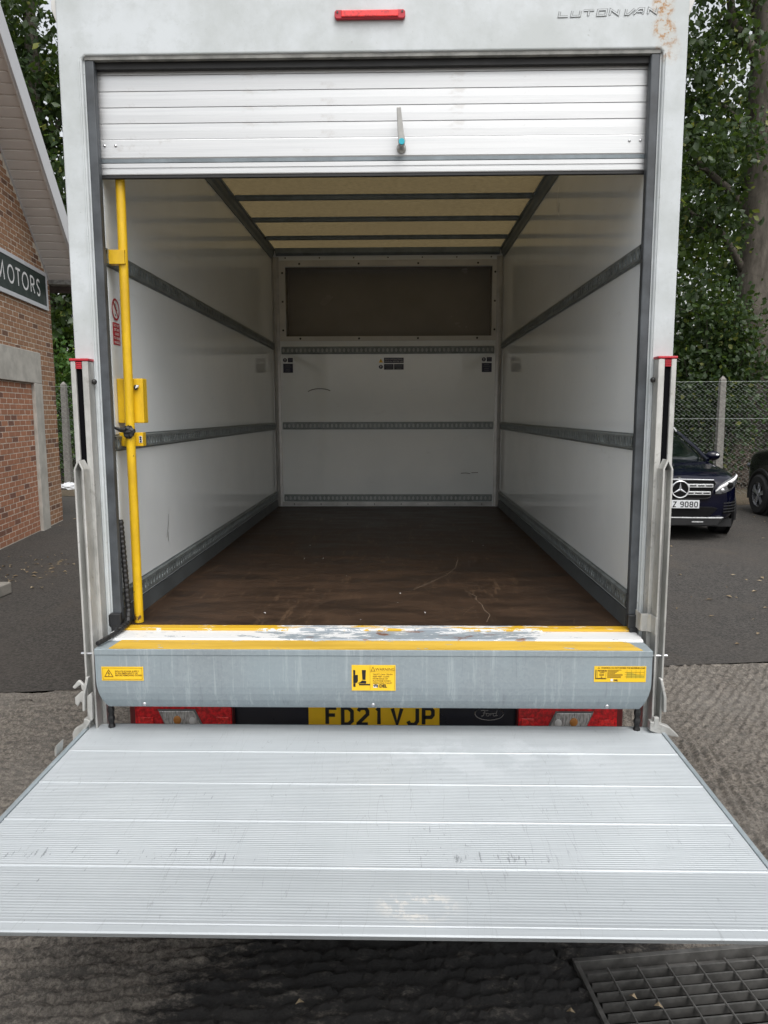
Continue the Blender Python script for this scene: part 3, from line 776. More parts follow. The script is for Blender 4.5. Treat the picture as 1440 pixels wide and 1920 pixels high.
# marks on the side walls and the floor
place(stroke_mb([[(0, 0), (0.03, 0.06), (0.035, 0.10)], [(0.02, -0.02), (0.025, 0.02)]], 0.007), (-WX + 0.0012, 0.62, 1.20), (0, 1, 0), (0, 0, 1)).build('scrape_mark', 'trim_aluminium', side[0])
place(stroke_mb([[(0, 0), (-0.05, 0.05), (-0.06, 0.12), (-0.03, 0.16)]], 0.006), (WX - 0.0012, 1.48, 2.78), (0, -1, 0), (0, 0, 1)).build('scrape_mark', 'print_white', side[1])
place(stroke_mb([[(0, 0), (0.02, 0.05)]], 0.006), (WX - 0.0012, 1.50, 2.80), (0, -1, 0), (0, 0, 1)).build('scrape_mark', 'print_black', side[1])
lf = [o for o in van.children if o.name.startswith('load_floor')][0]
FR = random.Random(12)
def floor_mark(lines, w, mat='floor_scratch'):
    place(stroke_mb(lines, w), (0, 0, FZ + 0.0011), (1, 0, 0), (0, 1, 0)).build('scratch', mat, lf)
floor_mark([[(0.16, 0.62), (0.26, 0.80), (0.33, 0.93), (0.385, 1.10), (0.415, 1.32)]], 0.0022)
floor_mark([[(0.43, 0.10), (0.455, 0.20), (0.44, 0.28), (0.44, 0.36), (0.425, 0.44), (0.43, 0.50), (0.40, 0.58)]], 0.0016)
for k in range(80):
    x, y = FR.uniform(-0.85, 0.85), 0.07 + 2.0 * FR.random() ** 1.8; a = FR.uniform(-0.9, 0.9) + (PI / 2 if FR.random() < 0.5 else 0.3); L_ = FR.uniform(0.04, 0.22)
    floor_mark([[(x, y), (x + math.cos(a) * L_ * 0.5, y + math.sin(a) * L_ * 0.5 + 0.01), (x + math.cos(a) * L_, y + math.sin(a) * L_)]], FR.uniform(0.0012, 0.0030), 'floor_scuff')
sp_ = MB()
for x, y in ((-0.16, 0.90), (-0.44, 1.75), (-0.32, 1.35), (-0.42, 1.33), (-0.44, 0.22), (0.20, 0.23), (0.10, 0.55), (0.55, 1.9), (0.60, 1.75), (-0.05, 0.12), (0.09, 0.38)):
    a = FR.uniform(0, 3); q_ = FR.uniform(0.004, 0.010); c0, s0 = math.cos(a) * q_, math.sin(a) * q_
    sp_.add([(x - c0, y - s0, FZ + 0.001), (x + s0 * .4, y - c0 * .4, FZ + 0.004), (x + c0, y + s0, FZ + 0.001), (x - s0 * .4, y + c0 * .4, FZ + 0.004)], [(0, 1, 2, 3)])
kind(sp_.build('wood_chips', 'print_white', lf), 'stuff')

# roller shutter: a curtain of interlocking slats hanging from its roll
shut = empty('roller_shutter', (0, 0, 0), 0, van); shut['label'] = 'silver aluminium roller shutter half raised'
slat_me = None; PZ = 0.0521
YS = 0.050
prof = [(YS + 0.0040, 0.0), (YS + 0.0008, 0.0004), (YS, 0.0012), (YS - 0.0004, 0.026), (YS, PZ - 0.0018), (YS + 0.0040, PZ - 0.0012), (YS + 0.012, PZ - 0.0012), (YS + 0.012, 0.0)]
tops = [2.6935 + PZ * i for i in range(6)]
for i, z in enumerate(tops):
    if slat_me is None:
        slat_me = MB().prism(prof, 'x', -0.952, 0.952).build('slat', 'shutter_aluminium', shut); slat_me.location = (0, 0, z)
    else: copy_of(slat_me, 'slat', shut, (0, 0, z))
MB().prism([(YS - 0.001, 2.629), (YS - 0.003, 2.633), (YS - 0.003, 2.689), (YS - 0.001, 2.6925), (YS + 0.012, 2.6925), (YS + 0.012, 2.629)], 'x', -0.952, 0.952).build('slat', 'shutter_aluminium', shut)
MB().prism([(YS + 0.002, 2.6285), (YS - 0.002, 2.6285), (YS - 0.0025, 2.616), (YS + 0.004, 2.6155), (YS + 0.012, 2.6155), (YS + 0.012, 2.6285)], 'x', -0.945, 0.945).build('bottom_groove', 'bow_steel', shut)
MB().prism([(YS - 0.003, 2.576), (YS - 0.004, 2.579), (YS - 0.004, 2.591), (YS - 0.001, 2.592), (YS - 0.001, 2.598), (YS - 0.004, 2.599), (YS - 0.004, 2.613), (YS + 0.012, 2.6152), (YS + 0.016, 2.576)], 'x', -0.946, 0.946).build('bottom_rail', 'shutter_aluminium', shut)
MB().box(-0.946, 0.946, YS - 0.001, YS + 0.015, 2.566, 2.5755).build('bottom_seal', 'black_rubber', shut)
sw = MB()
for x in (-0.925, -0.887, 0.885, 0.922): sw.ball((x, YS - 0.004, 2.672), (0.005, 0.003, 0.005), 8, 4)
sw.build('screw_row', 'screw', shut)
# shutter handle: boss, lever standing up, blue lock core
m = MB().lathe([(0.0165, 0), (0.0165, -0.008), (0.010, -0.014), (0.0095, -0.046)], 16, (0.1045, YS - 0.003, 2.653), 'y')
m.build('handle_boss', 'handle_zinc', shut, smooth=True)
hp = [(0.0885, 2.768), (0.1025, 2.769), (0.1045, 2.752), (0.1120, 2.690), (0.1180, 2.662), (0.1155, 2.648), (0.1050, 2.642), (0.0945, 2.648), (0.0930, 2.668), (0.0890, 2.745)]
MB().prism(hp, 'y', YS - 0.058, YS - 0.049).build('handle', 'handle_zinc', shut, 0.002)
MB().cyl((0.1055, YS - 0.064, 2.6575), (0.1055, YS - 0.0575, 2.6575), 0.0098, 16).build('lock_core', 'lock_blue', shut)
# roll behind the header
MB().tube([(-0.90, 0.27, 2.86), (0.90, 0.27, 2.86)], 0.13, 20).build('shutter_roll', 'shutter_aluminium', shut, smooth=True)

for sgn in (-1, 1):
    a, b = sorted((sgn * 0.9660, sgn * 0.9355))
    MB().box(a, b, 0.008, 0.040, 0.985, 2.934).build('shutter_guide', 'guide_rubber', van, 0.004)
    a, b = sorted((sgn * 0.971, sgn * 0.929))
    m = MB().box(a, b, -0.014, 0.0078, 0.972, 1.020); m.prism([(sgn * 0.968, 0.9719), (sgn * 0.935, 0.9719), (sgn * 0.940, 0.938), (sgn * 0.962, 0.938)], 'y', -0.012, 0.006)
    m.lathe([(0.027, 0), (0.027, 0.010)], 16, (sgn * 0.966, 0.000, 0.990), 'y')
    m.build('guide_stop', 'black_plastic', van, 0.003)

# sill: yellow angle, white painted sill, then the lift beam
MB().box(-0.935, 0.945, -0.003, 0.0445, 0.930, 0.9625).build('sill_angle', 'sill_yellow', van, 0.003)
MB().prism([(-0.098, 0.944), (-0.092, 0.952), (-0.010, 0.9545), (-0.0035, 0.9545), (-0.0035, 0.925), (-0.098, 0.925)], 'x', -0.960, 0.960).build('sill', 'sill_white', van, 0.001)
# tail-lift beam
prof = [(-0.2015, 0.946), (-0.2015, 0.9255), (-0.1985, 0.925), (-0.1985, 0.832), (-0.1975, 0.810), (-0.1940, 0.785), (-0.1870, 0.760), (-0.1760, 0.738), (-0.1680, 0.727), (-0.160, 0.724), (-0.10, 0.724), (-0.10, 0.946)]
nxs = 2
bm_ = MB(); xs_top = (-0.9555, 0.9595)
def beam_x(z, sgn): return sgn * (0.9575 - max(0.0, (0.832 - z)) ** 2 * 2.5) + 0.002
vsb = []
for sgn in (-1, 1):
    for (y, z) in prof: vsb.append((beam_x(z, sgn), y, z))
n_ = len(prof)
bm_.add(vsb, [tuple(range(n_)), tuple(range(2 * n_ - 1, n_ - 1, -1))] + [(i, n_ + i, n_ + (i + 1) % n_, (i + 1) % n_) for i in range(n_)])
beam = bm_.build('lift_beam', 'galvanised', van, 0.0025); beam['label'] = 'galvanised steel tail lift beam below the load floor'
MB().prism([(-0.905, -0.1975), (0.925, -0.1975), (0.898, -0.1005), (-0.895, -0.1005)], 'z', 0.9463, 0.9485).build('tread_plate', 'yellow_worn', beam)
bb = None
for x, y, z in ((-0.797, -0.176, 0.7325), (0.006, -0.176, 0.7340), (0.817, -0.176, 0.7330)):
    MB().ball((x, y, z + 0.008), (0.0085, 0.007, 0.0085), 12, 6).build('bolt', 'screw', beam, smooth=True)

# lift masts
for sgn in (-1, 1):
    S = lambda x: sgn * x
    m = MB()
    # channel: outer flange, inner flange, back web
    for (xa, xb, ya, yb) in ((1.028, 1.046, -0.054, -0.004), (0.984, 1.006, -0.054, -0.004), (1.0062, 1.0278, -0.018, -0.004)):
        a, b = sorted((S(xa), S(xb))); m.box(a, b, ya, yb, 0.56, 1.932)
    mast = m.build('lift_mast', 'galvanised_bright', van, 0.003); mast['label'] = 'upright galvanised tail lift mast with slot'
    a, b = sorted((S(1.0068), S(1.0272))); MB().box(a, b, -0.046, -0.0185, 0.57, 1.905).build('slot_strip', 'slot_dark', mast)
    a, b = sorted((S(0.982), S(1.048))); cp = MB().box(a, b, -0.057, -0.003, 1.9325, 1.941).build('end_cap', 'red_plastic', mast, 0.002)
    m = MB(); a, b = sorted((S(1.0068), S(1.0272)))
    for k in range(4): m.box(a, b, -0.0535, -0.0465, 1.906 + k * 0.0062, 1.9105 + k * 0.0062)
    m.build('cap_ribs', 'red_plastic', mast)
    # running slide
    m = MB()
    for (xa, xb) in ((1.025, 1.032), (0.997, 1.004)):
        a, b = sorted((S(xa), S(xb))); m.box(a, b, -0.108, -0.0555, 0.60, 1.558)
        # pointed top
        m.add([(S(xa), -0.108, 1.558), (S(xb), -0.108, 1.558), (S(xb), -0.0555, 1.558), (S(xa), -0.0555, 1.558),
               (S(1.011), -0.106, 1.590), (S(1.018), -0.106, 1.590), (S(1.018), -0.058, 1.590), (S(1.011), -0.058, 1.590)],
              [(0, 1, 5, 4), (1, 2, 6, 5), (2, 3, 7, 6), (3, 0, 4, 7), (4, 5, 6, 7)])
    a, b = sorted((S(1.0042), S(1.0248))); m.box(a, b, -0.070, -0.0555, 0.60, 1.552)
    run = m.build('lift_slide', 'galvanised_bright', van, 0.0015); run['label'] = 'vertical channel slide carrying the platform'
    MB().tube([(S(0.990), -0.095, 0.895), (S(1.046), -0.095, 0.895)], 0.006, 10).build('pin', 'screw', run, smooth=True)
    # bellows hose and bracket below the beam
    pts = [(S(0.955 - 0.012 * math.sin(k * 0.5)), -0.11 - 0.02 * (k % 2), 0.80 - k * 0.022) for k in range(14)]
    MB().tube([(S(0.966 - 0.016 * min(1, k / 9)), -0.095, 0.80 - k * 0.008) for k in range(32)], [0.010 + 0.003 * ((k // 2) % 2) for k in range(32)], 8).build('hose', 'black_rubber', van)

def plates(side_name, defs, parent, mat='galvanised_bright'):
    for nm, poly, ya, yb in defs: MB().prism([(0.097 + (x - 0.097) * 1.020, 1.75 + (z - 1.75) * 1.020) for x, z in poly], 'y', ya + 0.051, yb + 0.051).build(nm, mat, parent, 0.003)
slides = [o for o in van.children if o.name.startswith('lift_slide')]
plates('L', [
    ('hook_arm', [(-1.053, 0.797), (-1.045, 0.79), (-1.023, 0.806), (-1.02, 0.786), (-1.011, 0.786), (-1.01, 0.806), (-1.024, 0.821), (-1.032, 0.821)], -0.172, -0.160),
    ('hook_arm', [(-1.047, 0.758), (-1.022, 0.782), (-1.016, 0.782), (-1.018, 0.736), (-1.028, 0.743), (-1.038, 0.725), (-1.047, 0.736)], -0.170, -0.158),
    ('lever', [(-0.998, 0.837), (-0.987, 0.838), (-1.005, 0.771), (-1.008, 0.714), (-1.016, 0.714), (-1.014, 0.771)], -0.186, -0.164),
    ('bracket', [(-1.0, 0.767), (-0.984, 0.779), (-0.981, 0.767), (-0.985, 0.679), (-0.996, 0.674), (-1.002, 0.714)], -0.178, -0.1605),
    ('hinge_arm', [(-1.016, 0.683), (-1.004, 0.681), (-0.992, 0.674), (-1.029, 0.615), (-1.043, 0.604), (-1.051, 0.606), (-1.06, 0.603), (-1.061, 0.626), (-1.053, 0.643), (-1.02, 0.663)], -0.176, -0.150),
], slides[0])
plates('R', [
    ('lever', [(0.993, 0.841), (1.003, 0.841), (1.019, 0.775), (1.021, 0.722), (1.011, 0.721), (1.009, 0.776)], -0.186, -0.164),
    ('bracket', [(0.982, 0.700), (1.000, 0.700), (1.000, 0.660), (0.982, 0.655)], -0.178, -0.1605),
    ('hinge_arm', [(0.969, 0.685), (0.99, 0.682), (1.037, 0.664), (1.07, 0.633), (1.07, 0.627), (1.032, 0.633), (0.999, 0.640), (0.97, 0.650)], -0.176, -0.150),
], slides[1])
latch = MB().prism([(0.957, -0.0045), (0.957, -0.062), (0.960, -0.066), (0.980, -0.066), (0.990, -0.078), (0.9925, -0.115), (0.9955, -0.115), (0.994, -0.076), (0.982, -0.0625), (0.961, -0.0625), (0.9605, -0.0045)], 'z', 0.976, 1.040)
latch.build('latch_plate', 'galvanised_bright', van, 0.001)

# platform: ribbed planks, edge bars, bevelled lip
def PZf(y): return 0.620 - (-0.07 - y) * (0.020 / 1.085)
plat = empty('lift_platform', (0, 0, 0), 0, van); plat['label'] = 'ribbed aluminium tail lift platform lying level'
bnd = [-0.070, -0.286, -0.496, -0.704, -0.914, -1.124]
for i in range(5):
    ya, yb = bnd[i] - 0.0001, bnd[i + 1] + 0.0001
    pitch = 0.0086 if i < 4 else 0.0098; amp = 0.0011 if i < 4 else 0.0006
    n_ = int((ya - yb - 0.006) / pitch); top = [(ya, PZf(ya) - 0.0012), (ya - 0.0040, PZf(ya) - 0.0002)]
    y = ya - 0.0046; p = (ya - yb - 0.0110) / n_
    for k in range(n_):
        top += [(y, PZf(y) - amp), (y - p * 0.25, PZf(y) - amp), (y - p * 0.42, PZf(y)), (y - p * 0.74, PZf(y))]; y -= p
    top += [(yb + 0.0058, PZf(yb) + 0.0002), (yb + 0.0050, PZf(yb) + 0.0020), (yb + 0.0030, PZf(yb) + 0.0020), (yb, PZf(yb) - 0.0012)]
    poly = top + [(yb, PZf(yb) - 0.032), (ya, PZf(ya) - 0.032)]
    MB().prism(poly, 'x', -1.026, 1.028).build('plank', 'deck_aluminium', plat)
MB().prism([(-1.1235, PZf(-1.12) + 0.0006), (-1.127, PZf(-1.12) + 0.0012), (-1.146, 0.5995), (-1.150, 0.597), (-1.146, 0.588), (-1.1235, 0.575)], 'x', -1.040, 1.042).build('lip', 'deck_aluminium', plat, 0.0008)
for sgn in (-1, 1):
    a, b = sorted((sgn * 1.0285 + 0.0005, sgn * 1.0430))
    m = MB().prism([(-0.072, PZf(-0.07) + 0.004), (-1.140, PZf(-1.15) + 0.0025), (-1.142, 0.582), (-0.30, 0.570), (-0.072, 0.575)], 'x', a, b)
    m.build('edge_bar', 'galvanised', plat, 0.002)
for x in (-1.035,): MB().prism([(-1.052, 0.640), (-1.046, 0.655), (-1.043, 0.655), (-1.047, 0.618), (-1.052, 0.618)], 'y', -0.33, -0.28).build('edge_tab', 'galvanised_bright', plat)
MB().box(-0.99, 0.99, -0.066, -0.045, 0.565, 0.612).build('hinge_tube', 'galvanised', plat, 0.004)
MB().box(-0.8, -0.72, -1.0, -0.07, 0.555, 0.586).box(0.72, 0.8, -1.0, -0.07, 0.555, 0.586).build('under_frame', 'galvanised', plat)

# ------------------------------------------------------------------ grab pole, control box, cable
pole = MB().tube([(-0.8905, 0.085, 2.63), (-0.8965, 0.085, 1.70), (-0.8965, 0.085, FZ + 0.002)], [0.0165, 0.0165, 0.0170], 18).build('grab_pole', 'yellow_paint', van, smooth=True)
pole['label'] = 'yellow upright grab pole inside the opening'
MB().box(-0.9465, -0.880, 0.060, 0.066, 2.279, 2.328).box(-0.9465, -0.880, 0.0662, 0.098, 2.322, 2.328).box(-0.9465, -0.880, 0.0662, 0.098, 2.279, 2.285).build('upper_bracket', 'yellow_paint', pole, 0.001)
MB().box(-0.9465, -0.8575, 0.105, 0.140, 1.630, 1.681).build('lower_bracket', 'yellow_paint', pole, 0.002)
cb = MB().box(-0.9465, -0.849, 0.104, 0.150, 1.716, 1.879).build('control_box', 'yellow_paint', van, 0.003); cb['label'] = 'yellow control box behind the grab pole'
MB().ball((-0.8735, 0.099, 1.846), (0.008, 0.009, 0.010), 10, 6).build('toggle', 'black_plastic', cb)
MB().prism([(-0.872, 1.842), (-0.862, 1.846), (-0.860, 1.854), (-0.868, 1.855)], 'y', 0.086, 0.098).build('toggle_tip', 'print_white', cb, 0.001)
tp = MB().ball((-0.896, 0.068, 1.684), (0.022, 0.016, 0.023), 14, 10); tp.v = [(x + random.uniform(-.003, .003), y + random.uniform(-.003, .003), z + random.uniform(-.003, .003)) for x, y, z in tp.v]; tp.tube([(-0.905, 0.062, 1.690), (-0.925, 0.058, 1.692), (-0.944, 0.055, 1.700)], [0.012, 0.008, 0.004], 6)
tp.build('tape_knot', 'black_rubber', pole)
st = MB().box(-0.8715, -0.8600, 0.1030, 0.1046, 1.643, 1.668).build('small_sticker', 'print_white', pole)
MB().box(-0.8690, -0.8620, 0.1018, 0.1029, 1.6445, 1.651).box(-0.8690, -0.8620, 0.1018, 0.1029, 1.6525, 1.659).box(-0.8690, -0.8620, 0.1018, 0.1029, 1.660, 1.6665).build('small_sticker_print', 'print_navy', pole)
# corrugated cable
path = [(-0.938, 0.055, 1.36), (-0.930, 0.050, 1.22), (-0.924, 0.046, 1.10), (-0.918, 0.040, 1.02), (-0.9155, 0.020, 0.9775), (-0.925, -0.06, 0.966), (-0.935, -0.12, 0.962), (-0.952, -0.185, 0.9585)]
pts = []; rr = []
P = [Vector(p) for p in path]
tot = 0
for i in range(len(P) - 1):
    L_ = (P[i + 1] - P[i]).length; n_ = max(2, int(L_ / 0.0045))
    for k in range(n_):
        pts.append(P[i].lerp(P[i + 1], k / n_))
for i in range(len(pts)): rr.append((0.0100 if (i // 2) % 2 == 0 else 0.0116) * (1.0 if i < len(pts) - 30 else 0.8))
MB().tube(pts, rr, 8).build('corrugated_cable', 'black_rubber', van)

# ------------------------------------------------------------------ number plate, lamps, badge, bumper
MB().box(-0.975, 0.982, 0.180, 0.230, 0.440, 0.690).build('rear_panel', 'navy_panel', van, 0.004)
pl = MB().box(-0.265, 0.257, 0.170, 0.1795, 0.500, 0.612).build('number_plate', 'plate_yellow', van, 0.002); pl['label'] = 'yellow rear number plate reading FD21 VJP'
GL = {'F': [[(0, 0), (0, 1), (1, 1)], [(0, 0.56), (0.85, 0.56)]], 'D': [[(0, 0), (0, 1), (0.62, 1), (1, 0.8), (1, 0.2), (0.62, 0), (0, 0)]],
      '2': [[(0, 0.82), (0.2, 1), (0.8, 1), (1, 0.82), (1, 0.62), (0, 0.05), (0, 0), (1.03, 0)]], '1': [[(0.30, 0.86), (0.55, 1), (0.55, 0)]],
      'V': [[(0, 1), (0.5, 0), (1, 1)]], 'J': [[(0, 0.2), (0.2, 0), (0.75, 0), (1, 0.2), (1, 1)]], 'P': [[(0, 0), (0, 1), (0.8, 1), (1, 0.85), (1, 0.6), (0.8, 0.45), (0, 0.45)]],
      'Y': [[(0, 1), (0.5, 0.45), (1, 1)], [(0.5, 0.45), (0.5, 0)]], 'Z': [[(0, 1), (1, 1), (0, 0), (1, 0)]],
      '9': [[(1, 0.5), (0.2, 0.5), (0, 0.65), (0, 0.85), (0.2, 1), (0.8, 1), (1, 0.85), (1, 0.18), (0.8, 0), (0.05, 0)]],
      '0': [[(0, 0.2), (0, 0.8), (0.22, 1), (0.78, 1), (1, 0.8), (1, 0.2), (0.78, 0), (0.22, 0), (0, 0.2)]],
      '8': [[(0.2, 0.53), (0.03, 0.66), (0.03, 0.86), (0.22, 1), (0.78, 1), (0.97, 0.86), (0.97, 0.66), (0.8, 0.53), (0.2, 0.53)], [(0.2, 0.53), (0, 0.38), (0, 0.16), (0.22, 0), (0.78, 0), (1, 0.16), (1, 0.38), (0.8, 0.53)]]}
def plate_chars(text, w=0.037, h=0.066, adv=0.062, gap=0.034, sw=0.0135, one=0.040):
    lines = []; x = 0
    for ch in text:
        if ch == ' ': x += gap; continue
        lines.append([[(x + a * w, b * h) for a, b in q] for q in GL[ch]])
        x += adv if ch != '1' else one
    return lines, x
ln, wd = plate_chars('FD21 VJP')
for g_ in ln: place(stroke_mb(g_, 0.0148), (-0.190, 0.1688, 0.5205), (1, 0, 0), (0, 0, 1)).build('plate_character', 'print_black', pl)
# tail lamps
for sgn in (-1, 1):
    X = lambda x: sgn * x
    a, b = sorted((X(0.560), X(0.972))); hl = MB().box(a, b, 0.140, 0.1795, 0.462, 0.668).build('tail_lamp', 'lamp_housing', van, 0.004)
    hl['label'] = 'red and clear rear lamp cluster beside the plate'
    a, b = sorted((X(0.563), X(0.948))); MB().box(a, b, 0.132, 0.1398, 0.470, 0.660).build('red_lens', 'lamp_red', hl, 0.003)
    cl = [(X(0.850), 0.588), (X(0.712), 0.588), (X(0.662), 0.475), (X(0.800), 0.475)]
    MB().prism(cl, 'y', 0.1255, 0.1316).build('clear_lens', 'lamp_clear', hl, 0.002)
    gl = [(X(0.856), 0.594), (X(0.708), 0.594), (X(0.652), 0.470), (X(0.804), 0.470)]
    MB().prism(gl, 'y', 0.1290, 0.1318).build('lens_surround', 'print_grey', hl)
    for cx, cz, w in ((0.905, 0.545, 0.030), (0.600, 0.548, 0.024)):
        a, b = sorted((X(cx - w), X(cx + w))); MB().box(a, b, 0.1290, 0.1317, cz - 0.016, cz + 0.016).build('reflector', 'lamp_red_bright', hl, 0.006)
    MB().ball((X(0.778), 0.1250, 0.552), (0.016, 0.004, 0.018), 10, 6).build('bulb', 'lamp_amber', hl, smooth=True)
    MB().ball((X(0.718), 0.1250, 0.548), (0.014, 0.004, 0.017), 10, 6).build('bulb', 'print_white', hl, smooth=True)
# oval badge with script
bd = MB().lathe([(1, 0), (1, -0.003), (0.96, -0.005)], 28, (0, 0, 0), 'y')
bd.v = [(0.4545 + 0.0575 * x, 0.1785 + y, 0.565 + 0.0275 * z) for x, y, z in bd.v]
bdo = bd.build('oval_badge', 'navy_panel', van)
ring = MB().tube([(0.4545 + 0.0560 * math.cos(q), 0.1735, 0.565 + 0.0262 * math.sin(q)) for q in np.linspace(0, 2 * PI, 41)], 0.0022, 6); ring.build('badge_ring', 'badge_silver', bdo)
scr = [[(-0.034, 0.012), (-0.026, 0.015), (-0.012, 0.013), (-0.004, 0.014)], [(-0.017, 0.013), (-0.021, -0.002), (-0.026, -0.010), (-0.032, -0.009)], [(-0.026, 0.003), (-0.012, 0.003)],
       arc(-0.006, -0.003, 0.006, 0.006, 0, 360, 10), [(0.000, -0.001), (0.006, 0.002)], [(0.006, 0.003), (0.005, -0.009)], [(0.006, -0.002), (0.011, 0.003), (0.014, 0.002)],
       arc(0.021, -0.003, 0.006, 0.006, 0, 360, 10), [(0.031, 0.016), (0.027, -0.003), (0.028, -0.009), (0.034, -0.006)]]
place(stroke_mb(scr, 0.0026), (0.4545, 0.1718, 0.565), (1, 0, 0), (0, 0, 1)).build('badge_script', 'badge_silver', bdo)

# ------------------------------------------------------------------ stickers on the beam
YF = -0.1985
def sticker(name, x0, x1, z0, z1, label, border=True):
    o = MB().box(x0, x1, YF - 0.0014, YF - 0.0003, z0, z1).build(name, 'sticker_yellow', van); o['label'] = label
    return o
def put(m, x, z, y=YF - 0.0021): return place(m, (x, y, z), (1, 0, 0), (0, 0, 1))
def outline(x0, x1, z0, z1, w): return stroke_mb([[(x0, z0), (x1, z0), (x1, z1), (x0, z1), (x0, z0)]], w)
def tri(cx, z0, h, w): return stroke_mb([[(cx - h * 0.58, z0), (cx + h * 0.58, z0), (cx, z0 + h), (cx - h * 0.58, z0)]], w)
# electrical one
s1 = sticker('warning_sticker', -0.9335, -0.788, 0.8335, 0.8830, 'yellow electrical warning sticker at the left end of the beam')
m = outline(-0.929, -0.7925, 0.838, 0.8785, 0.0010); put(m, 0, 0).build('border', 'print_brown', s1)
m = tri(-0.9085, 0.8475, 0.025, 0.0022); m.v += []
put(m, 0, 0).build('triangle', 'print_brown', s1)
put(stroke_mb([[(-0.9075, 0.8655), (-0.9110, 0.8590), (-0.9060, 0.8590), (-0.9095, 0.8500)]], 0.0018), 0, 0).build('bolt_symbol', 'print_black', s1)
tl = MB()
for i, s_ in enumerate(('ISOLATE POWER SUPPLY', 'IN AN EMERGENCY OR', 'BEFORE REMOVING COVER')):
    q = text_mb(s_, 0.0082, bold=0.00012, xs=0.92); tl.add([(a, b - i * 0.0072, 0) for a, b, c_ in q.v], q.f)
put(tl, -0.8865, 0.8640).build('sticker_text', 'print_brown', s1)
# foot-crush one
s2 = sticker('warning_sticker', -0.0665, 0.0845, 0.8015, 0.8925, 'yellow tail lift crush warning sticker at the middle of the beam')
pic = MB()
def poly2(pts): pic.add([(p[0], p[1], 0) for p in pts], [tuple(range(len(pts)))])
U = lambda px, py: ((px - 215) / 985 * 0.151 - 0.0665, 0.8925 - (py - 200) / 575 * 0.091)
poly2([U(*p) for p in ((250, 690), (300, 690), (300, 610), (250, 610))]); poly2([U(*p) for p in ((250, 609), (330, 600), (355, 560), (355, 420), (250, 420))]); poly2([U(*p) for p in ((250, 419), (297, 419), (297, 310), (250, 310))])
poly2([U(*p) for p in ((455, 530), (525, 530), (535, 310), (445, 310))]); poly2([U(*p) for p in ((335, 610), (540, 615), (540, 555), (450, 545), (400, 585))])
poly2([U(*p) for p in ((380, 655), (625, 655), (625, 622), (380, 622))])
put(pic, 0, 0).build('pictogram', 'print_black', s2)
ml = stroke_mb([[U(628, 215), U(628, 760)], [U(628, 350), U(1175, 350)], [U(1175, 215), U(1175, 760)]], 0.0008); put(ml, 0, 0).build('rules', 'print_brown', s2)
m = stroke_mb([[U(650, 330), U(738, 330), U(694, 240), U(650, 330)]], 0.0016); put(m, 0, 0).build('triangle', 'print_brown', s2)
wx, wz = U(750, 325); put(text_mb('WARNING', 0.0150, xs=0.90), wx, wz).build('sticker_text', 'print_brown', s2)
tl = MB()
for i, s_ in enumerate(('TAILIFT CAN CRUSH', 'KEEP FEET CLEAR', 'FROM EDGE OF', 'PLATFORM WHEN', 'OPERATING TAILIFT')):
    q = text_mb(s_, 0.0074, bold=0.0001); tl.add([(a, b - i * 0.0079, 0) for a, b, c_ in q.v], q.f)
wx, wz = U(688, 420); put(tl, wx, wz).build('sticker_text', 'print_brown', s2)
wx, wz = U(835, 700); put(text_mb('DEL', 0.0150, bold=0.0007), wx, wz).build('sticker_text', 'print_black', s2)
lg_ = MB().add([(*U(700, 705), 0), (*U(805, 705), 0), (*U(805, 632), 0), (*U(700, 632), 0)], [(0, 1, 2, 3)]); put(lg_, 0, 0, YF - 0.0018).build('logo_ground', 'print_white', s2)
put(stroke_mb([[U(705, 660), U(750, 635), U(800, 650), U(800, 700)], [U(715, 680), U(760, 660), U(780, 680)]], 0.0030), 0, 0, YF - 0.0024).build('logo', 'print_black', s2)
# load chart one
s3 = sticker('warning_sticker', 0.763, 0.939, 0.8365, 0.8920, 'yellow maximum load chart sticker at the right end of the beam')
V = lambda px, py: ((px - 155) / 1130 * 0.176 + 0.763, 0.8920 - (py - 152) / 360 * 0.0555)
wx, wz = V(305, 205); put(text_mb('WARNING: DO NOT EXCEED THE MAXIMUM LOAD', 0.0076, bold=0.00022, xs=0.835), wx, wz).build('sticker_text', 'print_brown', s3)
put(stroke_mb([[V(228, 205), V(270, 205), V(249, 172), V(228, 205)]], 0.0010), 0, 0).build('triangle', 'print_brown', s3)
put(stroke_mb([[V(225, 240), V(410, 240), V(410, 420), V(225, 420), V(225, 240)]], 0.0008), 0, 0).build('rules', 'print_brown', s3)
put(stroke_mb([[V(190, 230), V(192, 437), V(420, 437)]], 0.0028), 0, 0).build('load_symbol', 'print_black', s3)
tl = MB()
for s_, px, py, sz in (('MAXIMUM', 240, 270, 0.0062), ('LOAD', 275, 305, 0.0058), ('500', 265, 370, 0.0105), ('kg', 300, 408, 0.0052)):
    q = text_mb(s_, sz, bold=0.0002); ox, oz = V(px, py); tl.add([(a + ox, b + oz, 0) for a, b, c_ in q.v], q.f)
put(tl, 0, 0).build('sticker_text', 'print_brown', s3)
bars = [[V(440, y), V(440 + w, y)] for y, w in ((238, 310), (262, 245), (287, 205), (312, 170), (338, 335), (362, 335), (388, 300), (410, 300))]
put(stroke_mb(bars, 0.0016), 0, 0).build('small_print', 'print_brown', s3)
put(MB().add([(*V(865, 285), 0), (*V(960, 285), 0), (*V(1060, 335), 0), (*V(1245, 365), 0), (*V(1245, 420), 0), (*V(865, 420), 0)], [(0, 1, 2, 3, 4, 5)]), 0, 0, YF - 0.0017).build('chart_fill', 'chart_yellow', s3)
grid = [[V(x, 235), V(x, 425)] for x in (865, 965, 1062, 1155, 1245)] + [[V(820, y), V(1245, y)] for y in (290, 340, 390)]
put(stroke_mb(grid, 0.0007), 0, 0, YF - 0.0022).build('chart_grid', 'print_brown', s3)
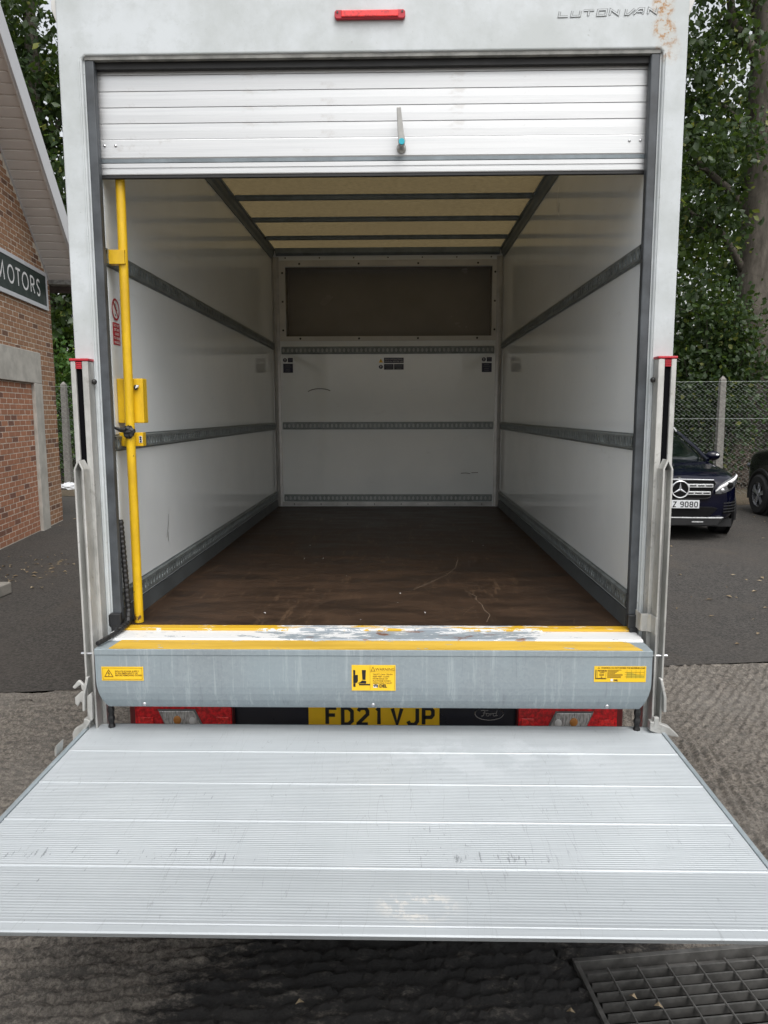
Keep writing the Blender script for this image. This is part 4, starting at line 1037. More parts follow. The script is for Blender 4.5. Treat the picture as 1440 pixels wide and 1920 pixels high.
wx, wz = V(585, 490); put(text_mb('DEL', 0.0082, bold=0.0004), wx, wz).build('sticker_text', 'print_black', s3)
put(MB().add([(*V(515, 495), 0), (*V(570, 495), 0), (*V(570, 440), 0), (*V(515, 440), 0)], [(0, 1, 2, 3)]), 0, 0).build('logo_ground', 'print_white', s3)

# no-securing sticker on the left wall
XL = -WX
def wall_l(m, y, z, d): return place(m, (XL + d, y, z), (0, 1, 0), (0, 0, 1))
ns = wall_l(MB().add([(-0.034, -0.080, 0), (0.034, -0.080, 0), (0.034, 0.0, 0), (-0.034, 0, 0)], [(0, 1, 2, 3)]), 0.128, 2.082, 0.0012).build('prohibition_sticker', 'print_red', van)
ns['label'] = 'red prohibition sticker on the left wall beside the grab pole'
rg = stroke_mb([[(0.034 * math.cos(q), 0.036 * math.sin(q)) for q in np.linspace(0, 2 * PI, 33)][:-1] + [(0.034, 0.0)], [(-0.022, 0.027), (0.022, -0.027)]], 0.0072)
wall_l(rg, 0.128, 2.130, 0.0022).build('ring', 'print_red', ns)
wall_l(MB().add([(0.036 * math.cos(q), 0.038 * math.sin(q), 0) for q in np.linspace(0, 2 * PI, 25)[:-1]], [tuple(range(24))]), 0.128, 2.130, 0.0010).build('ring_ground', 'print_white', ns)
wall_l(stroke_mb([[(-0.004, 0.022), (0.004, 0.012), (0.006, 0.000), (0.016, -0.002)], [(-0.006, -0.018), (0.002, -0.022)]], 0.005), 0.128, 2.130, 0.0016).build('symbol', 'print_black', ns)
tl = MB()
for i, s_ in enumerate(('DO NOT', 'SECURE', 'LOADS', 'TO GRAB', 'HANDLE')):
    q = text_mb(s_, 0.0135, 'CENTER', bold=0.0002); tl.add([(a, b - i * 0.0152, 0) for a, b, c_ in q.v], q.f)
wall_l(tl, 0.128, 2.0675, 0.0022).build('sticker_text', 'print_white', ns)

# blue notices on the bulkhead
def bnote(x0, z0, blocks, disc, label, warn=None):
    o = None
    for (a, b, c_, d) in blocks:
        q = MB().box(x0 + a, x0 + b, BY - 0.0016, BY - 0.0004, z0 + c_, z0 + d).build('notice' if o is None else 'notice_panel', 'print_navy', van if o is None else o)
        if o is None: o = q; o['label'] = label
    for cx, cz in disc:
        MB().cyl((x0 + cx, BY - 0.0016, z0 + cz), (x0 + cx, BY - 0.0004, z0 + cz), 0.017, 16).build('mandatory_disc', 'print_navy', o)
        place(stroke_mb([[(0, 0.010), (0, -0.002)], [(0, -0.007), (0, -0.010)]], 0.006), (x0 + cx, BY - 0.0026, z0 + cz), (1, 0, 0), (0, 0, 1)).build('exclamation', 'print_white', o)
    for cx, cz in (warn or []):
        place(MB().add([(-0.018, -0.016, 0), (0.018, -0.016, 0), (0, 0.018, 0)], [(0, 1, 2)]), (x0 + cx, BY - 0.0014, z0 + cz), (1, 0, 0), (0, 0, 1)).build('warning_triangle', 'sticker_yellow', o)
        place(stroke_mb([[(0, 0.007), (0, -0.004)], [(0, -0.008), (0, -0.011)]], 0.004), (x0 + cx, BY - 0.0024, z0 + cz), (1, 0, 0), (0, 0, 1)).build('exclamation', 'print_black', o)
    return o
for x0, nm in ((-0.874, 'left'), (0.785, 'right')):
    o = bnote(x0, 2.087, [(0.0, 0.082, 0.0, 0.075), (0.040, 0.082, 0.086, 0.122)], [(0.016, 0.104)], 'blue notice sticker at the %s end of the bulkhead' % nm)
    lines = [[(0.018, 0.062), (0.060, 0.062)], [(0.012, 0.048), (0.070, 0.048)], [(0.020, 0.030), (0.058, 0.030)], [(0.018, 0.015), (0.060, 0.015)], [(0.048, 0.110), (0.076, 0.110)], [(0.048, 0.098), (0.076, 0.098)]]
    place(stroke_mb(lines, 0.003), (x0, BY - 0.0026, 2.087), (1, 0, 0), (0, 0, 1)).build('small_print', 'print_grey', o)
o = bnote(-0.076, 2.110, [(0.046, 0.210, 0.054, 0.098), (0.046, 0.126, 0.0, 0.046), (0.130, 0.210, 0.0, 0.046)], [(0.020, 0.023)], 'blue and yellow notice stickers at the middle of the bulkhead', [(0.020, 0.074)])
tl = MB()
for s_, px, py, sz in (('READ INSTRUCTION', 0.128, 0.079, 0.0155), ('MANUAL BEFORE USE', 0.128, 0.062, 0.0155)):
    q = text_mb(s_, sz, 'CENTER'); tl.add([(a + px, b + py, 0) for a, b, c_ in q.v], q.f)
place(tl, (-0.076, BY - 0.0026, 2.110), (1, 0, 0), (0, 0, 1)).build('notice_text', 'trim_aluminium', o)
lines = [[(0.056, 0.034), (0.116, 0.034)], [(0.052, 0.022), (0.120, 0.022)], [(0.060, 0.011), (0.112, 0.011)], [(0.138, 0.034), (0.200, 0.034)], [(0.140, 0.022), (0.200, 0.022)], [(0.150, 0.011), (0.190, 0.011)]]
place(stroke_mb(lines, 0.003), (-0.076, BY - 0.0026, 2.110), (1, 0, 0), (0, 0, 1)).build('small_print', 'print_grey', o)

# under-body, wheels and cab of the van
ch = MB()
for sgn in (-1, 1): a, b = sorted((sgn * 0.38, sgn * 0.46)); ch.box(a, b, 0.24, 6.1, 0.52, 0.66)
ch.box(-1.03, 1.03, 0.10, 4.64, 0.80, 0.898)
for y in (0.6, 1.5, 2.4, 3.3, 4.2): ch.box(-1.0, 1.0, y, y + 0.06, 0.662, 0.798)
ch.build('chassis', 'chassis_black', van)
def wheel(parent, x, y, r, w, outsgn, name='wheel', spokes=5, rim='alloy', hubr=0.62):
    wr = empty(name, (x, y, r), 0, parent)
    T = MB().lathe([(r * hubr, -w / 2), (r * 0.9, -w / 2), (r * 0.985, -w * 0.40), (r, -w * 0.25), (r, w * 0.25), (r * 0.985, w * 0.40), (r * 0.9, w / 2), (r * hubr, w / 2)], 28, axis='x', caps=False)
    T.build('tyre', 'tyre', wr, smooth=True)
    m = MB(); xo = outsgn * w * 0.42
    m.lathe([(r * hubr, -w * 0.45), (r * hubr * 0.96, -w * 0.45), (r * hubr * 0.93, 0), (r * hubr * 0.96, w * 0.45), (r * hubr, w * 0.45)], 28, axis='x', caps=False)
    m.cyl((xo - outsgn * 0.03, 0, 0), (xo, 0, 0), r * 0.13, 14)
    for k in range(spokes):
        q = 2 * PI * k / spokes + 0.3
        for dq in (-0.13, 0.13):
            c0, s0 = math.cos(q), math.sin(q); c1, s1_ = math.cos(q + dq), math.sin(q + dq)
            m.tube([(xo - outsgn * 0.01, c0 * r * 0.06, s0 * r * 0.06), (xo - outsgn * 0.02, c1 * r * hubr * 0.95, s1_ * r * hubr * 0.95)], [0.022, 0.018], 6)
    m.build('rim', rim, wr)
    MB().lathe([(r * hubr * 0.90, 0.0), (r * hubr * 0.90, 0.004)], 20, (-outsgn * 0.01, 0, 0), 'x').build('brake_shadow_plate', 'chassis_black', wr)
    return wr
for sgn in (-1, 1):
    wheel(van, sgn * 0.86, 1.15, 0.34, 0.21, sgn, rim='car_trim'); wheel(van, sgn * 0.86, 5.55, 0.34, 0.21, sgn, rim='car_trim')
cab = MB().prism([(4.66, 0.45), (6.45, 0.45), (6.60, 0.62), (6.60, 1.05), (6.35, 1.22), (5.55, 1.42), (4.95, 2.25), (4.66, 2.30)], 'x', -0.98, 0.98).build('cab', 'van_blue', van, 0.05, seg=3)
MB().prism([(5.53, 1.46), (5.46, 1.47), (4.97, 2.18), (5.02, 2.19)], 'x', -0.86, 0.86).build('windscreen', 'car_glass', cab)
MB().prism([(4.655, 2.36), (5.55, 2.36), (5.72, 2.60), (5.55, 3.05), (4.655, 3.148)], 'x', -1.046, 1.046).build('nose_box', 'body_white', van, 0.03)
# ------------------------------------------------------------------ brick building with gable overhang
BA = math.atan2(-0.990, 0.141); BP = Vector((-5.5, 9.53, 0))
bld = tag(empty('brick_building', BP, BA), 'brown brick gabled building with pale soffit and stone framed panel', 'building')
def roofz(s): return 3.85 + 0.8 * (s if s < 4.5 else 9.0 - s)
wall = MB().prism([(0, -0.05), (9, -0.05), (9, roofz(9)), (4.5, roofz(4.5)), (0, roofz(0))], 'y', -0.28, 0.0)
wall.v = [(p[0], p[1], p[2]) for p in wall.v]
wallo = wall.build('wall', 'mortar', bld)
MB().box(0.02, 8.98, -8.0, -0.281, -0.05, 3.84).build('rear_block', 'brick_brown', bld)
# bricks: 225 x 75 mm gauge, stretcher bond
def brick_mesh(name, w): 
    return MB().box(-w / 2, w / 2, -0.03, 0.0028, -0.0320, 0.0320).mesh(name)
bm_full = {k: brick_mesh('brick', 0.2075) for k in ('brick_brown', 'brick_red')}
for k in bm_full: bm_full[k].materials.append(MATS[k])
spots = []; BR = random.Random(11)
for c_ in range(0, 96):
    z = 0.040 + c_ * 0.0755
    off = 0.1125 if c_ % 2 else 0.0
    for j in range(-1, 41):
        s = 0.1125 + off + j * 0.2265 - (0.0 if not off else 0.0)
        w = 0.214
        if s - w / 2 < 0.0:
            if s + w / 2 < 0.05: continue
            w = s + w / 2; s = w / 2
        if s + w / 2 > 9.0 or z + 0.035 > roofz(s) - 0.01: continue
        if 0.83 < s - w / 2 and s + w / 2 < 1.12 and z < 2.2: continue
        if 0.83 < s - w / 2 and s + w / 2 < 3.72 and 2.24 < z < 2.63: continue
        if 0.25 < s - w / 2 and s + w / 2 < 4.1 and 3.40 < z < 3.89: continue
        red = 1.12 < s < 3.44 and z < 2.22
        spots.append((s, z, w, 'brick_red' if red else 'brick_brown'))
inview = []
for q in spots:
    s, z = q[0], q[1]; p = BP + Vector((0.141 * s, -0.99 * s, z)) - cam.location
    v = _R @ p; px = 720 + F_PX * v[0] / v[2]; py = 960 + F_PX * v[1] / v[2]
    if px > -4 and py > -5: inview.append(q)
inview.sort(key=lambda q: -q[0]); singles = [q for q in inview if q[2] > 0.2][:296]; ids = set(id(q) for q in singles)
for q in singles:
    o = bpy.data.objects.new('brick', bm_full[q[3]]); COL.objects.link(o); o.parent = wallo
    o.location = (q[0], BR.uniform(-0.0015, 0.0015), q[1]); o.rotation_euler = (BR.uniform(-.008, .008), BR.uniform(-.006, .006), BR.uniform(-.01, .01))
for mt in ('brick_brown', 'brick_red'):
    m = MB()
    for q in spots:
        if id(q) in ids or q[3] != mt: continue
        m.box(q[0] - q[2] / 2 + 0.003, q[0] + q[2] / 2 - 0.003, -0.03, 0.0028 + BR.uniform(-.0015, .0015), q[1] - 0.0320, q[1] + 0.0320)
    kind(m.build('brickwork', mt, wallo), 'stuff')
# stone surround of the bricked-up doorway
m = MB().box(0.80, 3.75, 0.0005, 0.055, 2.205, 2.665); m.build('lintel', 'stone', bld, 0.008)
for a, b in ((0.80, 1.14), (3.41, 3.75)): MB().box(a, b, 0.0005, 0.0550, -0.03, 2.2045).build('jamb', 'stone', bld, 0.008)
# soffit boards under the verge, barge board, roof
CS, SN = 0.7809, 0.6247
def P_(l, h=0.0): return (l * CS - h * SN, 3.85 + l * SN + h * CS)
soff = MB().prism([P_(0.0, 0.02), P_(5.74, 0.02), P_(5.74, 0.05), P_(0.0, 0.05)], 'y', 0.0, 0.49).build('soffit', 'soffit_board', bld)
b0 = None; bw = 0.150
for i in range(38):
    l = 0.03 + i * bw
    if b0 is None:
        poly = [(0.004 * CS, 0.004 * SN)] 
        pts = [(0.002, 0.0195), (0.002, 0.0), (bw - 0.026, 0.0), (bw - 0.020, 0.016), (bw - 0.0005, 0.017), (bw - 0.0005, 0.0195)]
        b0 = MB().prism([(a * CS - h * SN, a * SN + h * CS) for a, h in pts], 'y', 0.020, 0.468).build('soffit_plank', 'soffit_board', soff)
        b0.location = (l * CS, 0, 3.85 + l * SN)
    else: copy_of(b0, 'soffit_plank', soff, (l * CS, 0, 3.85 + l * SN))
MB().prism([P_(0.0, -0.012), P_(5.76, -0.012), P_(5.76, 0.018), P_(0.0, 0.018)], 'y', 0.0005, 0.022).build('soffit_bead', 'upvc', bld)
MB().prism([P_(-0.06, -0.022), P_(5.78, -0.022), P_(5.78, 0.30), P_(-0.06, 0.30)], 'y', 0.470, 0.500).build('barge_board', 'upvc', bld, 0.003)
MB().prism([P_(-0.06, -0.030), P_(5.78, -0.030), P_(5.78, 0.0), P_(-0.06, 0.0)], 'y', 0.452, 0.4695).build('barge_bead', 'soffit_board', bld)
m = MB().prism([P_(-0.30, 0.06), P_(5.95, 0.06), P_(5.95, 0.30), P_(-0.30, 0.30)], 'y', -8.1, 0.468); m.build('roof_slope', 'roof_tile', bld)
m = MB().prism([(9.3, 3.62), (4.55, 7.50), (4.55, 7.74), (9.3, 3.86)], 'y', -8.1, 0.5); m.build('roof_slope', 'roof_tile', bld)
MB().box(-0.16, 0.045, 0.001, 0.470, 3.800, 3.868).build('eave_end', 'gutter', bld, 0.004)

# sign board on the gable
sg = tag(empty('shop_sign', BP + Vector((0.141 * 0.21 + 0.99 * 0.009, -0.99 * 0.21 + 0.141 * 0.009, 3.36)), BA), 'dark green sign with white frame reading MOTORS on brick wall', 'sign')
W_, H_ = 3.9, 0.575
MB().box(0.06, W_ - 0.06, 0.0, 0.022, 0.06, H_ - 0.06).build('sign_panel', 'sign_green', sg)
m = MB().box(0, W_, 0.0, 0.030, 0, 0.0595).box(0, W_, 0.0, 0.030, H_ - 0.0595, H_).box(0, 0.0595, 0.0, 0.030, 0.0596, H_ - 0.0596).box(W_ - 0.0595, W_, 0.0, 0.030, 0.0596, H_ - 0.0596)
m.build('sign_frame', 'sign_white', sg, 0.002)
MO = {'M': [[(0, 0), (0.14, 1), (0.5, 0.15), (0.86, 1), (1, 0)]], 'O': [arc(0.5, 0.5, 0.5, 0.5, 90, 450, 22)[:-1] + [(0.5, 1.0)]], 'T': [[(0, 1), (1, 1)], [(0.5, 1), (0.5, 0)]],
      'R': [[(0.06, 0), (0.06, 1), (0.6, 1), (0.9, 0.88), (0.9, 0.62), (0.6, 0.5), (0.06, 0.5)], [(0.5, 0.5), (0.98, 0)]],
      'S': [[(0.92, 0.86), (0.72, 0.98), (0.4, 1.0), (0.12, 0.88), (0.10, 0.68), (0.35, 0.54), (0.7, 0.46), (0.93, 0.30), (0.88, 0.10), (0.62, 0.0), (0.3, 0.0), (0.06, 0.14)]]}
for chx, s1_, s0_ in (('M', 2.285, 2.015), ('O', 1.880, 1.655), ('T', 1.575, 1.400), ('O', 1.325, 1.085), ('R', 0.985, 0.815), ('S', 0.715, 0.570)):
    w = s1_ - s0_; lines = [[(a * w, b * 0.225) for a, b in pl_] for pl_ in MO[chx]]
    place(stroke_mb(lines, 0.032), (s1_ - 0.21, 0.0245, 0.180), (-1, 0, 0), (0, 0, 1)).build('letter', 'print_white', sg)

# ------------------------------------------------------------------ chain-link fence
fence = tag(empty('chain_link_fence', (0, 13.5, 0)), 'chain link fence with tapered concrete posts along the wood edge', 'fence')
def fy(x): return -0.107 * x
post0 = None
for x in (-13.21, -10.37, -7.53, -4.69, -1.85, 0.99, 3.83, 6.67, 9.51, 12.35):
    if post0 is None:
        a, b = 0.078, 0.056
        m = MB(); m.add([(-a, -a, 0), (a, -a, 0), (a, a, 0), (-a, a, 0), (-b, -b, 2.41), (b, -b, 2.41), (b, b, 2.41), (-b, b, 2.41), (0, 0, 2.49)],
                        [(0, 1, 5, 4), (1, 2, 6, 5), (2, 3, 7, 6), (3, 0, 4, 7), (4, 5, 8), (5, 6, 8), (6, 7, 8), (7, 4, 8), (3, 2, 1, 0)])
        post0 = m.build('post', 'post_concrete', fence, 0.006); post0.location = (x, fy(x) + 0.075, 0)
    else: copy_of(post0, 'post', fence, (x, fy(x) + 0.075, 0))
px_, rows = 0.098, 48; zz = np.linspace(0.05, 2.36, rows)
nwire = int((12.35 + 13.21) / px_)
V_ = []; F_ = []
rw = 0.0023
ang = [(math.cos(q), math.sin(q)) for q in (PI / 2, PI / 2 + 2 * PI / 3, PI / 2 + 4 * PI / 3)]
for i in range(nwire):
    base = -13.21 + i * px_
    o = len(V_)
    for k, z in enumerate(zz):
        x = base + (px_ / 2 if k % 2 else -px_ / 2) * 1.0; y = fy(x) + (0.002 if i % 2 else -0.002)
        for c_, s_ in ang: V_.append((x + rw * c_ * 0.7, y + rw * s_, z + rw * c_ * 0.7))
    for k in range(rows - 1):
        for q in range(3):
            F_.append((o + k * 3 + q, o + k * 3 + (q + 1) % 3, o + k * 3 + 3 + (q + 1) % 3, o + k * 3 + 3 + q))
me = bpy.data.meshes.new('wire_mesh'); me.from_pydata(V_, [], F_); me.update()
kind(link('wire_mesh', me, 'fence_wire', fence), 'stuff')
for z in (2.365, 1.62, 0.07):
    MB().tube([(-13.2, fy(-13.2), z), (12.35, fy(12.35), z)], 0.0028, 5).build('line_wire', 'fence_wire', fence)

# ------------------------------------------------------------------ cars
def loft(rings):
    m = MB(); n = len(rings[0])
    for r in rings: m.v += [tuple(p) for p in r]
    for i in range(len(rings) - 1):
        for k in range(n - 1): m.f.append((i * n + k, i * n + k + 1, (i + 1) * n + k + 1, (i + 1) * n + k))
        m.f.append((i * n + n - 1, i * n, (i + 1) * n, (i + 1) * n + n - 1))
    m.f.append(tuple(range(n - 1, -1, -1))); m.f.append(tuple(range((len(rings) - 1) * n, len(rings) * n)))
    return m
def subsurf(o, lv=2):
    md = o.modifiers.new('sub', 'SUBSURF'); md.levels = lv; md.render_levels = lv
    o.data.polygons.foreach_set('use_smooth', [True] * len(o.data.polygons))
def make_car(name, loc, rz, paint, label, detail, zs=1.0):
    root = tag(empty(name, loc, rz), label, 'car')
    # local: y = distance behind the nose, x lateral
    ST = [(0.0, 0.50, 0.30, 0.76), (0.02, 0.62, 0.27, 0.82), (0.09, 0.735, 0.24, 0.875), (0.22, 0.835, 0.23, 0.925), (0.45, 0.895, 0.23, 0.965), (0.9, 0.905, 0.24, 1.01), (1.32, 0.905, 0.26, 1.055),
          (2.0, 0.905, 0.26, 1.06), (3.2, 0.905, 0.26, 1.07), (3.9, 0.89, 0.27, 1.08), (4.25, 0.84, 0.32, 1.05), (4.38, 0.76, 0.36, 0.98), (4.42, 0.62, 0.42, 0.90)]
    rings = []
    for t_, hw, zb, zt in ST:
        zt = 0.25 + (zt - 0.25) * zs
        half = [(0.35 * hw, zb), (0.80 * hw, zb + 0.005), (0.965 * hw, zb + 0.10), (0.99 * hw, 0.50), (1.0 * hw, min(0.66, zt - 0.12)), (0.975 * hw, zt - 0.10), (0.90 * hw, zt - 0.035), (0.62 * hw, zt), (0.25 * hw, zt + 0.012)]
        rings.append([(x, t_, z) for x, z in half] + [(-x, t_, z) for x, z in reversed(half)])
    body = loft(rings).build('body', paint, root); subsurf(body, 2)
    # greenhouse
    G = [(1.22, 0.74, 1.02, 1.05), (1.60, 0.755, 1.00, 1.20), (2.05, 0.735, 1.00, 1.40), (2.45, 0.715, 1.00, 1.455), (3.2, 0.70, 1.00, 1.45), (3.85, 0.67, 1.00, 1.38), (4.22, 0.64, 1.00, 1.10)]
    rg = []
    for t_, hw, zb, zt in G:
        w_top = hw - (zt - 1.05) * 0.40
        half = [(hw * 0.99, zb), (hw, 1.04), (w_top * 1.03, zt - 0.06), (w_top * 0.90, zt - 0.008), (w_top * 0.4, zt)]
        rg.append([(x, t_, z) for x, z in half] + [(-x, t_, z) for x, z in reversed(half)])
    rg = [[(x, y, z + (zs - 1) * 0.75) for x, y, z in q] for q in rg]
    gh = loft(rg).build('windows', 'car_glass', root); subsurf(gh, 2)
    # roof skin and pillars
    rr_ = []
    for t_, hw, zt in ((2.12, 0.56, 1.432), (2.45, 0.57, 1.468), (3.2, 0.56, 1.464), (3.8, 0.52, 1.405)):
        rr_.append([(-hw, t_, zt - 0.035), (-hw * 0.8, t_, zt - 0.003), (0, t_, zt + 0.008), (hw * 0.8, t_, zt - 0.003), (hw, t_, zt - 0.035), (hw * 0.8, t_, zt - 0.05), (-hw * 0.8, t_, zt - 0.05)])
    rr_ = [[(x, y, z + (zs - 1) * 0.75) for x, y, z in q] for q in rr_]
    subsurf(loft(rr_).build('roof', paint, root), 2)
    for sgn in (-1, 1):
        MB().tube([(sgn * 0.765, 1.24, 1.03), (sgn * 0.70, 1.62, 1.20), (sgn * 0.605, 2.08, 1.385), (sgn * 0.585, 2.3, 1.43)], 0.030, 8).build('pillar', paint, root, smooth=True)
        MB().tube([(sgn * 0.735, 2.62, 1.05), (sgn * 0.585, 2.66, 1.42)], 0.026, 8).build('pillar', 'car_trim', root, smooth=True)
        MB().tube([(sgn * 0.560, 2.20, 1.445), (sgn * 0.556, 2.32, 1.495), (sgn * 0.545, 3.0, 1.505), (sgn * 0.525, 3.6, 1.470)], 0.014, 8).build('roof_rail', 'car_silver', root, smooth=True)
        mi_ = MB().ball((sgn * 0.985, 1.70, 1.075), (0.115, 0.075, 0.075), 14, 10); mi_.tube([(sgn * 0.86, 1.66, 1.03), (sgn * 0.95, 1.69, 1.05)], 0.025, 8)
        mir = mi_.build('mirror', paint, root, smooth=True); MB().ball((sgn * 1.035, 1.637, 1.092), (0.028, 0.012, 0.018), 8, 6).build('mirror_lamp', 'print_white', mir)
        for y, nm in ((0.86, 'wheel'), (3.55, 'wheel')):
            wheel(root, sgn * 0.835, y, 0.345, 0.235, sgn, nm)
            ar = [(0, y + 0.415 * math.cos(q), 0.345 + 0.415 * math.sin(q)) for q in np.linspace(-0.25, PI + 0.25, 17)]
            MB().tube([(sgn * 0.895, p[1], p[2]) for p in ar], 0.035, 6).build('wheel_arch', 'car_trim', root, smooth=True)
            MB().lathe([(0.40, 0.0), (0.40, 0.01)], 24, (sgn * 0.898 - (0.0 if sgn < 0 else 0.01), y, 0.345), 'x').build('arch_liner', 'chassis_black', root)
    MB().box(-0.80, 0.80, 0.25, 4.2, 0.17, 0.28).build('underbody', 'chassis_black', root)
    if not detail: 
        for sgn in (-1, 1): MB().ball((sgn * 0.70, 0.14, 0.80), (0.13, 0.10, 0.07), 12, 8).build('headlamp', 'car_lamp', root, smooth=True)
        MB().box(-0.45, 0.45, -0.012, 0.02, 0.50, 0.74).build('grille', 'car_grille', root, 0.02)
        return root
    tx = lambda x: float(np.interp(abs(x), [0, 0.40, 0.50, 0.60, 0.70, 0.78, 0.84, 0.88], [-0.004, 0.000, 0.012, 0.038, 0.085, 0.165, 0.265, 0.40]))
    # grille with two slotted bars and ring badge
    gp = [(-0.47, 0.79), (-0.40, 0.605), (-0.34, 0.590), (0.34, 0.590), (0.40, 0.605), (0.47, 0.79), (0.44, 0.835), (-0.44, 0.835)]
    gr_ = MB().prism(gp, 'y', -0.022, 0.03).build('grille', 'car_grille', root, 0.008)
    MB().tube([(p[0], -0.024 + tx(p[0]) * 0.5, p[1]) for p in gp + gp[:1]], 0.0075, 6).build('grille_surround', 'car_trim', gr_)
    MB().tube([(x, -0.026, z) for x, z in ((-0.44, 0.842), (0, 0.850), (0.44, 0.842))], 0.008, 6).build('grille_brow', 'chrome', gr_)
    for zc, hx in ((0.765, 0.435), (0.665, 0.405)):
        for sgn in (-1, 1):
            a, b = sorted((sgn * 0.09, sgn * hx))
            bar = MB().prism([(a, zc - 0.024), (b, zc - 0.024), (b, zc + 0.024), (a, zc + 0.024)], 'y', -0.040, -0.0225).build('grille_bar', 'car_silver', gr_, 0.004)
            for k in range(3):
                xc = sgn * (hx - 0.055 - k * 0.105); MB().box(xc - 0.042, xc + 0.042, -0.0425, -0.0402, zc - 0.008, zc + 0.008).build('slot', 'car_grille', gr_)
    # three-pointed star in a ring
    zc = 0.715
    MB().lathe([(0.108, 0), (0.108, -0.006)], 28, (0, -0.0405, zc), 'y').build('badge_ground', 'car_grille', gr_)
    MB().tube([(0.112 * math.cos(q), -0.052, zc + 0.112 * math.sin(q)) for q in np.linspace(0, 2 * PI, 37)], 0.0095, 8).build('badge_ring', 'chrome', gr_, smooth=True)
    m = MB()
    for k in range(3):
        q = PI / 2 + k * 2 * PI / 3; p = (q + PI / 2)
        c0, s0 = math.cos(q), math.sin(q); c1, s1_ = math.cos(p), math.sin(p)
        m.add([(0.016 * c1, -0.050, zc + 0.016 * s1_), (-0.016 * c1, -0.050, zc - 0.016 * s1_), (0.106 * c0, -0.050, zc + 0.106 * s0), (0, -0.060, zc)], [(0, 2, 3), (2, 1, 3), (1, 0, 3)])
    m.build('badge_star', 'chrome', gr_)
    MB().cyl((0, 0.03, 0.868), (0, 0.028, 0.885), 0.03, 14).build('bonnet_badge', 'badge_silver', root)
    # head lamps
    for sgn in (-1, 1):
        xs_ = [0.475, 0.54, 0.62, 0.70, 0.77, 0.82, 0.845]; lo = [0.655, 0.650, 0.668, 0.70, 0.735, 0.775, 0.83]; hi = [0.700, 0.775, 0.825, 0.862, 0.890, 0.908, 0.912]
        def strip(l_, h_, d): 
            m_ = MB(); n_ = len(xs_)
            for x, a, b in zip(xs_, l_, h_): m_.v += [(sgn * x, tx(x) - d, a), (sgn * x, tx(x) - d - 0.004, (a + b) / 2), (sgn * x, tx(x) - d + 0.012 + 0.10 * (x - 0.47), b)]
            for i in range(n_ - 1):
                for k in range(2): m_.f.append((i * 3 + k, i * 3 + 3 + k, i * 3 + 4 + k, i * 3 + 1 + k))
            return m_
        hl_ = strip(lo, hi, 0.026).build('headlamp', 'car_lamp', root, smooth='all')
        mid = [a + (b - a) * 0.60 for a, b in zip(lo, hi)]; mid2 = [a + (b - a) * 0.85 for a, b in zip(lo, hi)]
        strip(mid, mid2, 0.034).build('daylight_strip', 'print_white', hl_)
        MB().ball((sgn * 0.67, tx(0.67) - 0.028, 0.765), (0.055, 0.025, 0.045), 12, 8).build('projector', 'car_grille', hl_, smooth=True)
        MB().ball((sgn * 0.57, tx(0.57) - 0.030, 0.705), (0.030, 0.015, 0.024), 10, 6).build('projector', 'chrome', hl_, smooth=True)
        # outer bumper vents
        v_ = MB()
        fx = [0.60, 0.68, 0.76, 0.82, 0.86]
        for x in fx: v_.v += [(sgn * x, tx(x) - 0.008, 0.375 + 0.02 * (x > 0.8)), (sgn * x, tx(x) - 0.014, 0.545)]
        for i in range(len(fx) - 1): v_.f.append((2 * i, 2 * i + 2, 2 * i + 3, 2 * i + 1))
        vo = v_.build('bumper_vent', 'car_grille', root)
        for k in range(4):
            MB().tube([(sgn * x, tx(x) - 0.016, 0.40 + k * 0.040 + 0.01 * (x - 0.6)) for x in fx], 0.0075, 6).build('vent_blade', 'car_trim', vo)
    # lower intake, silver skid, plate
    MB().prism([(-0.52, 0.455), (-0.40, 0.335), (0.40, 0.335), (0.52, 0.455), (0.44, 0.475), (-0.44, 0.475)], 'y', -0.014, 0.05).build('lower_intake', 'car_grille', root, 0.006)
    MB().prism([(-0.56, 0.318), (0.56, 0.318), (0.60, 0.333), (-0.60, 0.333)], 'y', -0.022, 0.05).build('bumper_strip', 'car_silver', root, 0.003)
    MB().prism([(-0.52, 0.215), (0.52, 0.215), (0.60, 0.317), (-0.60, 0.317)], 'y', -0.010, 0.06).build('skid_plate', 'car_trim', root, 0.01)
    for xc in (-0.26, 0.26): MB().box(xc - 0.075, xc + 0.075, -0.0135, -0.0105, 0.262, 0.276).build('skid_insert', 'car_silver', root)
    pl_ = MB().box(-0.262, 0.262, -0.046, -0.036, 0.458, 0.570).build('number_plate', 'plate_white', root, 0.002)
    MB().box(-0.20, 0.20, -0.035, -0.010, 0.47, 0.56).build('plate_holder', 'car_trim', root)
    ln, wd = plate_chars('YZ 9080')
    for g_ in ln: place(stroke_mb(g_, 0.0135), (0.238 - wd + 0.024, -0.0475, 0.478), (1, 0, 0), (0, 0, 1)).build('plate_character', 'print_black', pl_)
    return root
make_car('parked_suv', (3.905, 7.52, 0), math.radians(-4), 'car_navy', 'dark navy compact suv facing the camera right of the van', True)
make_car('parked_suv', (7.215, 11.12, 0), math.radians(180), 'car_black', 'black car nosed towards the fence at right picture edge', False, 1.2)

